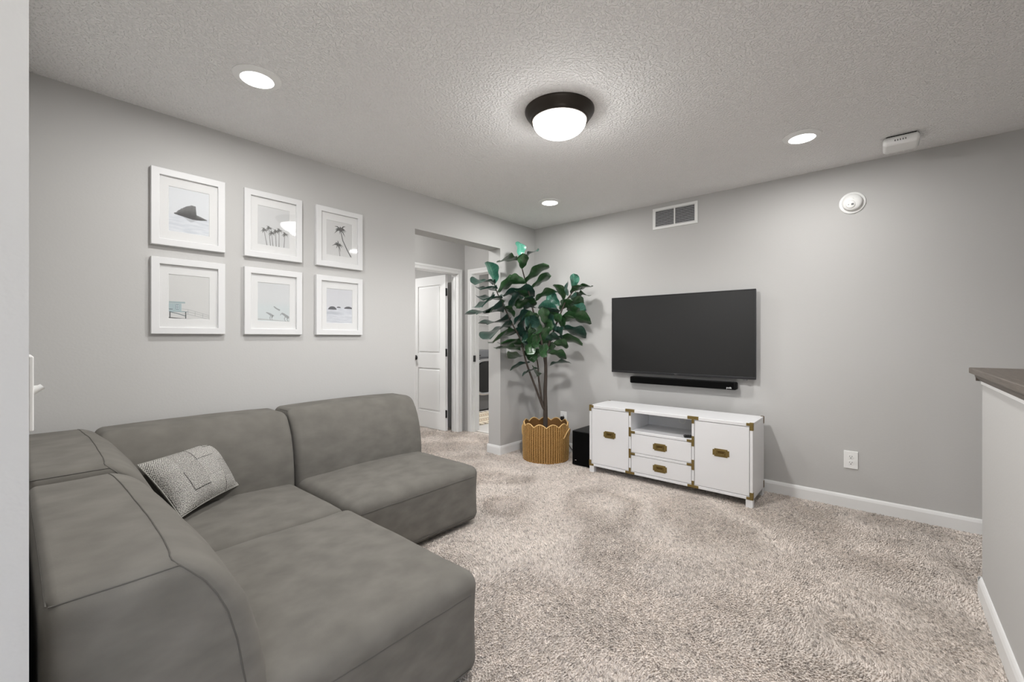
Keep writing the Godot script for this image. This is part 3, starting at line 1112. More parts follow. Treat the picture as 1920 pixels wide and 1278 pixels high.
		for r in [[16, 74, 126, 148], [74, 104, 126, 134], [128, 188, 122, 138]]:
			for x in range(r[0], r[1]):
				var u: float = float(x - r[0]) / float(r[1] - r[0])
				var top: float = r[3] - (r[3] - r[2]) * pow(sin(PI * clampf(u, 0.02, 0.98)), 0.5)
				for y in range(int(top), r[3]):
					im.set_pixel(x, y, Color8(52, 52, 58).lerp(Color8(96, 96, 102), 0.5 + 0.5 * nz.get_noise_2d(x * 4.0, y * 4.0)))
	return im

func randf_fixed(x: int, y: int) -> float:
	return float((x * 73 + y * 151 + x * y * 7) % 101) / 101.0

# ------------------------------------------------------------------ television
func tv_and_soundbar() -> void:
	var z0 := -2.005
	var z1 := -0.762
	var y0 := 0.882
	var y1 := 1.597
	var xf := XT - 0.07
	var t := thing("television", "large dark wall-mounted television, switched off", "television", Vector3(XT, y0, (z0 + z1) / 2))
	var w := z1 - z0
	var h := y1 - y0
	var st := mb()
	# slim housing, thicker at its lower back
	rbox(st, Vector3(-0.062, 0, -w / 2), Vector3(-0.045, h, w / 2), 0.003, 2)
	rbox(st, Vector3(-0.05, 0.06, -w / 2 + 0.12), Vector3(-0.02, h * 0.62, w / 2 - 0.12), 0.01, 2)
	build("housing", st, M.black, t)
	st = mb()
	rbox(st, Vector3(-0.021, 0.18, -0.2), Vector3(-0.001, 0.46, 0.2), 0.003, 1)
	build("wall_bracket", st, M.black_matte, t)
	st = mb()
	box(st, Vector3(-0.0635, 0.018, -w / 2 + 0.007), Vector3(-0.060, h - 0.007, w / 2 - 0.007))
	build("screen", st, M.screen, t)
	st = mb()
	rbox(st, Vector3(-0.070, -0.001, -w / 2), Vector3(-0.050, 0.018, w / 2), 0.003, 2)
	rbox(st, Vector3(-0.0665, 0.015, w / 2 - 0.007), Vector3(-0.045, h, w / 2 + 0.001), 0.002, 1)
	rbox(st, Vector3(-0.0665, h - 0.006, -w / 2), Vector3(-0.045, h + 0.001, w / 2), 0.002, 1)
	rbox(st, Vector3(-0.0665, 0.015, -w / 2 - 0.001), Vector3(-0.045, h, -w / 2 + 0.006), 0.002, 1)
	build("bezel", st, mat(Color8(62, 62, 64), 0.35, 0.7), t)
	st = mb()
	rbox(st, Vector3(-0.066, -0.012, w / 2 - 0.088), Vector3(-0.052, 0.0, w / 2 - 0.060), 0.004, 2)
	build("sensor", st, M.silver, t)
	var tm := TextMesh.new()
	tm.text = "TCL"
	tm.font_size = 16
	tm.pixel_size = 0.0011
	tm.depth = 0.001
	var mi := build("logo", tm, M.chrome, t)
	mi.position = Vector3(-0.0705, 0.0085, 0.0)
	mi.rotation.y = -PI / 2
	# soundbar hung below
	var sb := thing("soundbar", "slim black soundbar on the wall under the television", "soundbar", Vector3(XT, 0.79, -1.355))
	st = mb()
	rbox(st, Vector3(-0.085, 0, -0.455), Vector3(-0.012, 0.062, 0.455), 0.012, 3)
	build("cabinet", st, M.black_matte, sb)
	st = mb()
	rbox(st, Vector3(-0.0875, 0.004, -0.44), Vector3(-0.08, 0.058, 0.44), 0.003, 1)
	build("grille", st, mat(g8(10), 0.95, 0, 0.2), sb)
	st = mb()
	rbox(st, Vector3(-0.014, 0.015, -0.3), Vector3(-0.0005, 0.05, 0.3), 0.002, 1)
	build("wall_mount", st, M.black, sb)
	tm = TextMesh.new()
	tm.text = "polk"
	tm.font_size = 16
	tm.pixel_size = 0.0012
	tm.depth = 0.001
	mi = build("logo", tm, mat(g8(225), 0.5), sb)
	mi.position = Vector3(-0.088, 0.018, 0.405)
	mi.rotation.y = -PI / 2

# ------------------------------------------------------------------ console
func console() -> void:
	# local frame: x to the wall (0 = front), y up, z along the front (0 = end by the basket)
	var W := 1.318
	var D := 0.375
	var H := 0.606
	var t := thing("media_console", "white campaign media console with brass corners under the television", "media console", Vector3(3.43, 0, -2.019))
	var B := 0.062          # underside of the carcass
	var zl := 0.390         # divider centres
	var zr := 0.907
	var st := mb()
	rbox(st, Vector3(0, H - 0.026, 0), Vector3(D, H, W), 0.003, 2)
	build("top_panel", st, M.lacquer, t)
	for z in [0.0, W - 0.02]:
		st = mb()
		rbox(st, Vector3(0, B, z), Vector3(D, H - 0.026, z + 0.02), 0.002, 1)
		build("side_panel", st, M.lacquer, t)
	st = mb()
	rbox(st, Vector3(0, B, 0.02), Vector3(D, B + 0.022, W - 0.02), 0.002, 1)
	build("bottom_panel", st, M.lacquer, t)
	st = mb()
	box(st, Vector3(D - 0.008, B + 0.022, 0.02), Vector3(D - 0.002, H - 0.026, W - 0.02))
	build("back_panel", st, M.lacquer, t)
	for z in [zl, zr]:
		st = mb()
		rbox(st, Vector3(0, B + 0.022, z - 0.0095), Vector3(D - 0.008, H - 0.026, z + 0.0095), 0.002, 1)
		build("divider", st, M.lacquer, t)
	for y in [0.408, 0.226]:
		st = mb()
		rbox(st, Vector3(0, y, zl + 0.0095), Vector3(D - 0.008 if y > 0.3 else 0.04, y + 0.02, zr - 0.0095), 0.002, 1)
		build("shelf" if y > 0.3 else "drawer_rail", st, M.lacquer, t)
	# doors and drawers, set back a hair inside their openings
	var fronts := [["door", 0.023, B + 0.025, zl - 0.0125, H - 0.029], ["door", zr + 0.0125, B + 0.025, W - 0.023, H - 0.029],
		["drawer", zl + 0.0125, 0.249, zr - 0.0125, 0.405], ["drawer", zl + 0.0125, B + 0.025, zr - 0.0125, 0.223]]
	for f in fronts:
		st = mb()
		rbox(st, Vector3(0.001, f[2], f[1]), Vector3(0.021, f[4], f[3]), 0.002, 1)
		var o := build(f[0], st, M.lacquer, t)
		var zc: float = (f[1] + f[3]) / 2
		var yc: float = (f[2] + f[4]) / 2 if f[0] == "drawer" else 0.362
		pull(o, Vector3(0.001, yc, zc))
	# near-black sheets behind the fronts: shade in the gaps, painted
	st = mb()
	box(st, Vector3(0.022, B + 0.022, 0.02), Vector3(0.024, H - 0.026, zl - 0.0095))
	box(st, Vector3(0.022, B + 0.022, zr + 0.0095), Vector3(0.024, H - 0.026, W - 0.02))
	box(st, Vector3(0.022, B + 0.022, zl + 0.0095), Vector3(0.024, 0.408, zr - 0.0095))
	build("gap_shade", st, M.dark_gap, t)
	# legs
	for x in [0.0, D - 0.046]:
		for z in [0.0, W - 0.046]:
			st = mb()
			rbox(st, Vector3(x, 0, z), Vector3(x + 0.046, B, z + 0.046), 0.002, 1)
			build("leg", st, M.lacquer, t)
	# brass: corner angles, T straps
	var e := 0.0022
	for z in [0.0, W]:
		var s := 1.0 if z == 0.0 else -1.0
		for top in [true, false]:
			var y: float = H if top else B
			var v := -1.0 if top else 1.0
			st = mb()
			# front face L, side face L, wrap on top
			rb2(st, Vector3(-e, y, z), Vector3(0, y + v * 0.052, z + s * 0.020))
			rb2(st, Vector3(-e, y, z + s * 0.020), Vector3(0, y + v * 0.020, z + s * 0.042))
			rb2(st, Vector3(-e, y, z - s * e), Vector3(0.022, y + v * 0.052, z))
			if top:
				rb2(st, Vector3(-e, y, z - s * e), Vector3(0.022, y + e, z + s * 0.022))
			build("corner_bracket", st, M.brass, t)
			st = mb()
			rb2(st, Vector3(D - 0.022, y, z - s * e), Vector3(D + e, y + v * 0.052, z))
			if top:
				rb2(st, Vector3(D - 0.02, y, z - s * e), Vector3(D + e, y + e, z + s * 0.02))
			build("corner_bracket", st, M.brass_dark, t)
	for z in [zl, zr]:
		var s := 1.0 if z == zl else -1.0
		for y in [H, 0.418, 0.236, B]:
			st = mb()
			if y == H or y == B:
				var v := -1.0 if y == H else 1.0
				rb2(st, Vector3(-e, y, z - 0.041), Vector3(0, y + v * 0.021, z + 0.041))
				rb2(st, Vector3(-e, y + v * 0.021, z - 0.009), Vector3(0, y + v * 0.052, z + 0.009))
				if y == H:
					rb2(st, Vector3(-e, y, z - 0.041), Vector3(0.012, y + e, z + 0.041))
			else:
				rb2(st, Vector3(-e, y - 0.039, z - 0.0095), Vector3(0, y + 0.039, z + 0.0095))
				rb2(st, Vector3(-e, y - 0.0095, z + s * 0.0095), Vector3(0, y + 0.0095, z + s * 0.046))
			build("strap_bracket", st, M.brass, t)
	# cable hole ring in the back of the open bay
	st = mb()
	lathe(st, Vector3(D - 0.008, 0.5, 0.70), [Vector2(0.02, 0.0), Vector2(0.03, 0.0), Vector2(0.032, 0.003), Vector2(0.02, 0.003)], Vector3(-1, 0, 0), 24)
	build("cable_grommet", st, M.plastic, t)
	# little black remote lying in the open bay
	var rc := thing("remote_control", "small black remote lying in the open bay of the console", "remote control", Vector3(3.49, 0.4285, -1.165), 0.5)
	st = mb()
	rbox(st, Vector3(-0.02, 0, -0.035), Vector3(0.02, 0.018, 0.035), 0.006, 2)
	build("case", st, M.black, rc)
	st = mb()
	for k in 3: rbox(st, Vector3(-0.012, 0.017, -0.025 + k * 0.018), Vector3(0.012, 0.02, -0.015 + k * 0.018), 0.001, 1)
	build("buttons", st, mat(g8(60), 0.6), rc)

func rb2(st: SurfaceTool, a: Vector3, b: Vector3) -> void:
	rbox(st, a.min(b), a.max(b), 0.0008, 1)

# campaign flush pull: notched plate, dish painted darker for its recess shade, bail
func pull(parent: Node, at: Vector3) -> void:
	var w := 0.057
	var h := 0.029
	var n := 0.0115
	var pts := PackedVector2Array([Vector2(-w + n, -h), Vector2(w - n, -h), Vector2(w - n, -h + n * 0.7), Vector2(w, -h + n * 0.7), Vector2(w, h - n * 0.7), Vector2(w - n, h - n * 0.7), Vector2(w - n, h), Vector2(-w + n, h), Vector2(-w + n, h - n * 0.7), Vector2(-w, h - n * 0.7), Vector2(-w, -h + n * 0.7), Vector2(-w + n, -h + n * 0.7)])
	var st := mb()
	plate(st, at, Vector3(0, 0, 1), Vector3(0, 1, 0), pts, 0.003)
	# raised lip round the dish
	var a := 0.034
	var b := 0.019
	for r in [[-a, -b, a, -b + 0.004], [-a, b - 0.004, a, b], [-a, -b + 0.004, -a + 0.004, b - 0.004], [a - 0.004, -b + 0.004, a, b - 0.004]]:
		rbox(st, at + Vector3(-0.0055, r[1], r[0]), at + Vector3(-0.002, r[3], r[2]), 0.0008, 1)
	# bail along the lower edge of the dish
	rbox(st, at + Vector3(-0.007, -0.013, -0.022), at + Vector3(-0.0035, -0.006, 0.022), 0.0015, 1)
	rbox(st, at + Vector3(-0.0062, -0.012, -0.0265), at + Vector3(-0.0033, 0.010, -0.0222), 0.001, 1)
	rbox(st, at + Vector3(-0.0062, -0.012, 0.0222), at + Vector3(-0.0033, 0.010, 0.0265), 0.001, 1)
	build("handle", st, M.brass, parent)
	st = mb()
	box(st, at + Vector3(-0.0035, -b + 0.004, -a + 0.004), at + Vector3(-0.0028, b - 0.004, a - 0.004))
	build("handle_dish", st, M.brass_dark, parent)

func subwoofer() -> void:
	var t := thing("subwoofer", "black box subwoofer between the basket and the console", "subwoofer", Vector3(3.505, 0, -2.25))
	var st := mb()
	rbox(st, Vector3(0, 0.012, 0), Vector3(0.31, 0.333, 0.208), 0.004, 2)
	build("cabinet", st, mat(g8(20), 0.6), t)
	st = mb()
	rbox(st, Vector3(-0.008, 0.018, 0.006), Vector3(0.004, 0.327, 0.202), 0.004, 2)
	build("grille", st, mat(g8(9), 0.9, 0, 0.2), t)
	st = mb()
	rbox(st, Vector3(-0.0095, 0.056, 0.034), Vector3(-0.007, 0.062, 0.052), 0.001, 1)
	build("badge", st, M.chrome, t)
	for p in [Vector2(0.03, 0.03), Vector2(0.28, 0.03), Vector2(0.03, 0.178), Vector2(0.28, 0.178)]:
		st = mb()
		lathe(st, Vector3(p.x, 0, p.y), [Vector2(0, 0), Vector2(0.014, 0), Vector2(0.016, 0.014), Vector2(0, 0.014)], Vector3.UP, 14)
		build("foot", st, M.black_matte, t)
	# its lead to the wall socket
	st = mb()
	tube(st, curve([Vector3(3.80, 0.06, -2.252), Vector3(3.84, 0.02, -2.32), Vector3(3.86, 0.02, -2.45), Vector3(3.868, 0.12, -2.55), Vector3(3.868, 0.26, -2.60), Vector3(3.866, 0.335, -2.606)], 6), 0.0035, 6)
	var cord := build("power_cord", st, M.black, t)
	cord.position = -t.position

# ------------------------------------------------------------------ basket
func rim_height(a: float) -> float:
	return 0.362 + 0.032 * (absf(cos(a * 5.5 + 0.5)) - 0.55)

func basket() -> void:
	var t := thing("wicker_basket", "golden wicker basket with a scalloped rim holding the fig tree", "basket", Vector3(3.53, 0, -2.58))
	var R := 0.226
	var rad := func(y: float) -> float: return R * (0.985 + 0.03 * sin(PI * clampf(y / 0.36, 0, 1)))
	var st := mb()
	# inner shell up to the scallops
	sheet(st, 132, 6, func(u: float, v: float) -> Vector3:
		var a := -TAU * u
		var y := 0.008 + v * (rim_height(a) - 0.008)
		var r: float = rad.call(y) - 0.004
		return Vector3(cos(a) * r, y, sin(a) * r))
	st.generate_normals()
	build("lining", st, M.wicker_in, t)
	st = mb()
	lathe(st, Vector3.ZERO, [Vector2(0, 0.004), Vector2(R, 0.004), Vector2(R + 0.004, 0.008), Vector2(R + 0.003, 0.014), Vector2(R - 0.004, 0.016), Vector2(0, 0.016)], Vector3.UP, 60)
	build("base", st, M.wicker, t)
	# woven rows: each passes in front of and behind the stakes in turn
	st = mb()
	var n := 176
	var rows := 46
	for k in rows:
		var y := 0.013 + k * 0.0082
		var run := []
		for i in n + 1:
			var a := TAU * i / n
			var ok := y < rim_height(a) - 0.006
			if ok:
				var r: float = rad.call(y) + 0.0008 * sin(a * 30.0 + PI * (k % 2))
				run.append(Vector3(cos(a) * r, y + 0.001 * sin(i * 1.7 + k * 2.3), sin(a) * r))
			if (not ok or i == n) and run.size() > 1:
				tube(st, run, 0.0038, 5, false)
			if not ok: run = []
	var wv := build("weave", st, M.wicker, t)
	wv.set_meta("kind", "stuff")
	for k in 60:
		var a := TAU * (k + 0.5) / 60
		var p := []
		for j in 6:
			var y := lerpf(0.008, rim_height(a) - 0.002, j / 5.0)
			var r: float = rad.call(y) + 0.0030
			p.append(Vector3(cos(a) * r, y, sin(a) * r))
		st = mb()
		tube(st, p, 0.0022, 5)
		build("stake", st, M.stake, t)
	st = mb()
	var rp := []
	for i in 265:
		var a := TAU * i / 264
		var y := rim_height(a)
		var r: float = rad.call(y)
		rp.append(Vector3(cos(a) * r, y, sin(a) * r))
	tube(st, rp, 0.0052, 8, false)
	build("rim", st, M.stake, t)
	# loop handles on two sides
	for a0 in [1.30, 1.30 + PI]:
		st = mb()
		var hp := []
		for i in 15:
			var u := i / 14.0
			var a: float = a0 + lerpf(-0.36, 0.36, u)
			var y := 0.235 + 0.085 * sin(PI * u)
			var r: float = R + 0.006 + 0.016 * sin(PI * u)
			hp.append(Vector3(cos(a) * r, y, sin(a) * r))
		tube(st, hp, 0.0055, 8)
		build("handle", st, M.stake, t)
	# dark filling the trunk stands in
	st = mb()
	lathe(st, Vector3.ZERO, [Vector2(0.215, 0.2), Vector2(0.205, 0.235), Vector2(0.1, 0.25), Vector2(0.0, 0.252)], Vector3.UP, 40, true)
	build("filling", st, M.soil, t)

# ------------------------------------------------------------------ fiddle-leaf fig
const PR := Vector3(0.6509, 0, 0.7592)     # the tree's broad side
const PF := Vector3(0.7592, 0, -0.6509)

# sketch units of the tree (about 1.2 mm) to its own metres; d is the depth
func fig(a: float, b: float, d: float) -> Vector3:
	return PR * (-0.877 + 0.001175 * a) + Vector3.UP * (2.2477 - 0.0011754 * b) + PF * d

func leaf_mesh(v: int) -> ArrayMesh:
	# unit leaf: stem end at the origin, blade along +y, width 1 across x, upper face +z
	var st := mb()
	var nu := 12
	var nv := 16
	sheet(st, nu, nv, func(u: float, w: float) -> Vector3:
		var t := w
		var ws := [0.03, 0.30, 0.50, 0.58, 0.62, 0.72, 0.88, 0.98, 0.94, 0.72, 0.0]
		var k := clampf(t * 10.0, 0, 9.999)
		var i := int(k)
		var wd: float = lerpf(ws[i], ws[i + 1], k - i) * (1.0 if t < 0.9 else sqrt(clampf((1.0 - t) / 0.1, 0, 1)) if t > 0.9 else 1.0)
		if t > 0.9: wd = 0.72 * sqrt(clampf((1.0 - t) / 0.1, 0, 1))
		var x := (u - 0.5) * wd
		var s := absf(u - 0.5) * 2.0
		var z := 0.10 * s * s * wd - 0.02
		z += 0.035 * s * sin(t * 13.0 + v * 2.1 + signf(u - 0.5) * 0.8)
		z -= (0.16 + 0.07 * v) * t * t - 0.06 * t
		return Vector3(x, t, z))
	st.generate_normals()
	return st.commit()

func leaf_texture(lo: Color, hi: Color) -> ImageTexture:
	var S := 256
	var im := Image.create(S, S, false, Image.FORMAT_RGB8)
	var nz := FastNoiseLite.new()
	nz.seed = 3
	nz.frequency = 0.02
	for x in S:
		for y in S:
			var u := absf(float(x) / S - 0.5) * 2.0
			var v := float(y) / S
			var c := lo.lerp(lo.lightened(0.12), 0.5 + 0.5 * nz.get_noise_2d(x, y))
			var mid := smoothstep(0.05, 0.02, u)
			var q := fposmod((v - u * 0.22) * 8.0, 1.0)
			var side := smoothstep(0.09, 0.03, absf(q - 0.5)) * (1.0 - u * 0.6) * 0.6
			im.set_pixel(x, y, c.lerp(hi, clampf(maxf(mid, side), 0, 1)))
	return ImageTexture.create_from_image(im)

func plant() -> void:
	var base_at := Vector3(3.53, 0, -2.58)
	var t := thing("fiddle_leaf_fig", "tall fiddle-leaf fig with dark glossy leaves in the room corner", "potted tree", base_at)
	var st := mb()
	tube(st, curve([fig(742, 1712, 0), fig(744, 1500, 0), fig(742, 1350, 0.01), fig(748, 1180, 0.02), fig(744, 1000, 0.03)], 5), [0.024, 0.0235, 0.023, 0.0225, 0.022, 0.0215, 0.021, 0.0205, 0.02, 0.0195, 0.019, 0.0185, 0.018, 0.0175, 0.017, 0.0165, 0.016, 0.0155, 0.015, 0.0145, 0.014], 12)
	build("trunk", st, M.bark, t)
	var arms := [
		[[742, 1500, 0.0], [716, 1460, -0.02], [660, 1310, -0.03], [610, 1180, -0.04], [570, 1060, -0.05], [530, 900, -0.06], [465, 775, -0.08], [400, 640, -0.1], [340, 520, -0.13], [312, 435, -0.15]],
		[[720, 1460, -0.01], [690, 1250, 0.04], [680, 1100, 0.06], [640, 960, 0.06]],
		[[746, 1120, 0.02], [720, 960, 0.0], [680, 800, 0.0], [640, 650, 0.02], [605, 500, 0.03], [570, 380, 0.03], [540, 270, 0.02], [520, 190, 0.02]],
		[[744, 1010, 0.03], [790, 900, 0.02], [830, 780, 0.0], [870, 680, -0.02], [910, 580, -0.03], [960, 510, -0.03], [985, 470, -0.03]],
		[[744, 1050, 0.03], [760, 980, 0.08], [775, 900, 0.10]]]
	for arm in arms:
		var p := []
		for q in arm: p.append(fig(q[0], q[1], q[2]))
		var c := curve(p, 4)
		var r := []
		for i in c.size(): r.append(lerpf(0.0125, 0.0045, float(i) / (c.size() - 1)))
		st = mb()
		tube(st, c, r, 9)
		build("branch", st, M.bark, t)
	var tones := []  # last two are paler teal: bright gloss highlights painted into the leaf colour
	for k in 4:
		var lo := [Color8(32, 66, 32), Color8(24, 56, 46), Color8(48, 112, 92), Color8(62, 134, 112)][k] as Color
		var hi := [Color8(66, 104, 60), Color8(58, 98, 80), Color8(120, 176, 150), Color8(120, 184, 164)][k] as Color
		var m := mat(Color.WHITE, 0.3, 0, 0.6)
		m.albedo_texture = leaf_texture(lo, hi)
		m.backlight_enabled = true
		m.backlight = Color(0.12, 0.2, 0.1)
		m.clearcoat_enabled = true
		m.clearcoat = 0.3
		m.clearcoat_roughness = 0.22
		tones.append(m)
	var shapes := [leaf_mesh(0), leaf_mesh(1), leaf_mesh(2)]
	# stem end a, b; tip a, b; width as seen; tone
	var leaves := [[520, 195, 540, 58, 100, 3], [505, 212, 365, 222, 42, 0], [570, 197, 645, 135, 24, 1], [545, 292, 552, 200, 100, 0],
		[565, 412, 738, 264, 80, 0], [578, 416, 440, 372, 96, 0], [620, 462, 768, 336, 62, 0], [648, 566, 800, 462, 66, 0],
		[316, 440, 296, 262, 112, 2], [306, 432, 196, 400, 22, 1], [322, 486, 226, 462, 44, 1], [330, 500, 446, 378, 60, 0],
		[372, 518, 604, 452, 64, 1], [352, 560, 250, 536, 44, 1], [390, 596, 268, 632, 66, 0], [376, 656, 190, 652, 84, 1], [300, 556, 210, 596, 26, 1],
		[432, 742, 266, 734, 58, 1], [440, 776, 270, 790, 82, 1], [500, 832, 296, 866, 88, 0], [562, 962, 382, 886, 100, 0], [528, 984, 346, 942, 58, 0],
		[428, 650, 520, 486, 72, 1], [490, 626, 644, 556, 100, 0], [556, 632, 652, 596, 62, 1], [466, 768, 572, 648, 58, 1], [524, 884, 562, 690, 62, 1],
		[652, 668, 642, 836, 150, 0], [700, 680, 800, 806, 92, 0], [690, 700, 560, 700, 84, 0], [770, 782, 700, 900, 120, 0], [548, 852, 592, 946, 60, 1],
		[628, 982, 634, 872, 104, 0], [640, 1092, 622, 976, 156, 0], [552, 1030, 450, 1018, 50, 0], [612, 1088, 446, 1124, 44, 1], [690, 1140, 548, 1160, 28, 1], [672, 1212, 660, 1132, 66, 0],
		[772, 1112, 924, 1054, 42, 1], [770, 1004, 916, 1022, 84, 0], [800, 930, 924, 928, 84, 0], [808, 884, 1032, 906, 78, 0], [866, 796, 1082, 822, 82, 1], [880, 690, 1110, 706, 96, 0],
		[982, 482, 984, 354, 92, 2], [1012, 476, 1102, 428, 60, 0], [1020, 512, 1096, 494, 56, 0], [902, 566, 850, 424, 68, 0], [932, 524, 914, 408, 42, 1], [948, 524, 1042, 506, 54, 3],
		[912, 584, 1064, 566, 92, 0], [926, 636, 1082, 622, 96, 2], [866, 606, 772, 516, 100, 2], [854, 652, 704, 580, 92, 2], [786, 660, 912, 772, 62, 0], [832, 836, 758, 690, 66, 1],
		[722, 964, 690, 872, 82, 0], [742, 1012, 816, 956, 74, 0], [860, 640, 900, 590, 60, 0], [600, 800, 570, 900, 80, 1], [800, 700, 880, 740, 90, 0], [690, 900, 790, 960, 90, 0], [590, 700, 650, 760, 90, 1], [640, 580, 560, 520, 60, 1],
		[700, 860, 640, 930, 90, 0], [860, 760, 960, 700, 80, 0],
		[620, 760, 700, 850, 110, 0], [740, 760, 720, 640, 100, 0], [640, 700, 560, 780, 90, 1], [820, 620, 760, 740, 100, 0], [880, 640, 960, 560, 90, 0], [700, 1000, 640, 1060, 80, 0], [740, 900, 850, 860, 90, 1], [560, 480, 500, 600, 80, 0], [660, 820, 560, 860, 80, 0],
		[930, 600, 1010, 660, 90, 0], [960, 500, 1030, 440, 70, 0], [640, 900, 600, 1000, 100, 0], [760, 930, 700, 1010, 100, 0], [820, 800, 900, 850, 90, 1], [480, 700, 400, 600, 70, 0], [590, 560, 520, 470, 70, 0], [840, 720, 800, 620, 90, 1], [600, 900, 520, 800, 80, 1]]
	var eye := -PF
	for L in leaves:
		var seen_l := Vector2(L[2] - L[0], L[3] - L[1]).length() * 0.001175
		var real_l := maxf(seen_l, 0.15)
		var dz := sqrt(maxf(real_l * real_l - seen_l * seen_l, 0.0))
		var d0 := rng.randf_range(-0.05, 0.05)
		var toward := -1.0 if rng.randf() < 0.65 else 1.0
		var extra := rng.randf_range(0.2, 0.55) * seen_l * toward
		if L[4] > 88: extra *= 0.6
		# leaves on the wall side reach out into the room instead of into the wall
		var free_a := minf(0.0, -(-0.30 + PR.z * (0.877 - 0.001175 * L[0])) / 0.6509)
		var free_b := minf(0.0, -(-0.27 + PR.z * (0.877 - 0.001175 * L[2])) / 0.6509)
		var A := fig(L[0], L[1], free_a + d0 * (1.0 if free_a == 0.0 else 0.0))
		var db: float = d0 + dz * toward + extra
		if L[0] < 640 and free_b < 0.0: db = -absf(db)
		var Bp := fig(L[2], L[3], minf(db, 9.0) if free_b == 0.0 else minf(db, 0.0) + free_b)
		var y := (Bp - A) * 1.08
		var len := y.length()
		var yd := y / len
		var real_w := len * rng.randf_range(0.68, 0.78)
		var across := yd.cross(eye).normalized()      # seen full width along this
		var depth := across.cross(yd).normalized()    # towards the eye
		var cs := clampf(L[4] * 0.001175 / real_w, 0.12, 1.0)
		var sn := sqrt(1.0 - cs * cs)
		if across.y < 0: across = -across
		var x := (across * cs + depth * sn).normalized()
		var z := x.cross(yd).normalized()
		if z.y < 0 and cs < 0.9 or (cs >= 0.9 and z.dot(eye) < 0):
			x = -x
			z = -z
		var o := MeshInstance3D.new()
		o.mesh = shapes[rng.randi() % 3]
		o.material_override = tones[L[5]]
		o.name = part_name("leaf", t)
		t.add_child(o, true)
		o.transform = Transform3D(Basis(x * maxf(real_w, L[4] * 0.001175), y, z * len), A)
	# leaf stalks joined to the wood
	st = mb()
	for arm in [[[1018, 500], [985, 470]]]:
		tube(st, [fig(arm[0][0], arm[0][1], 0.0), fig(arm[1][0], arm[1][1], 0.0)], 0.003, 6)
	build("stalk", st, M.bark, t)

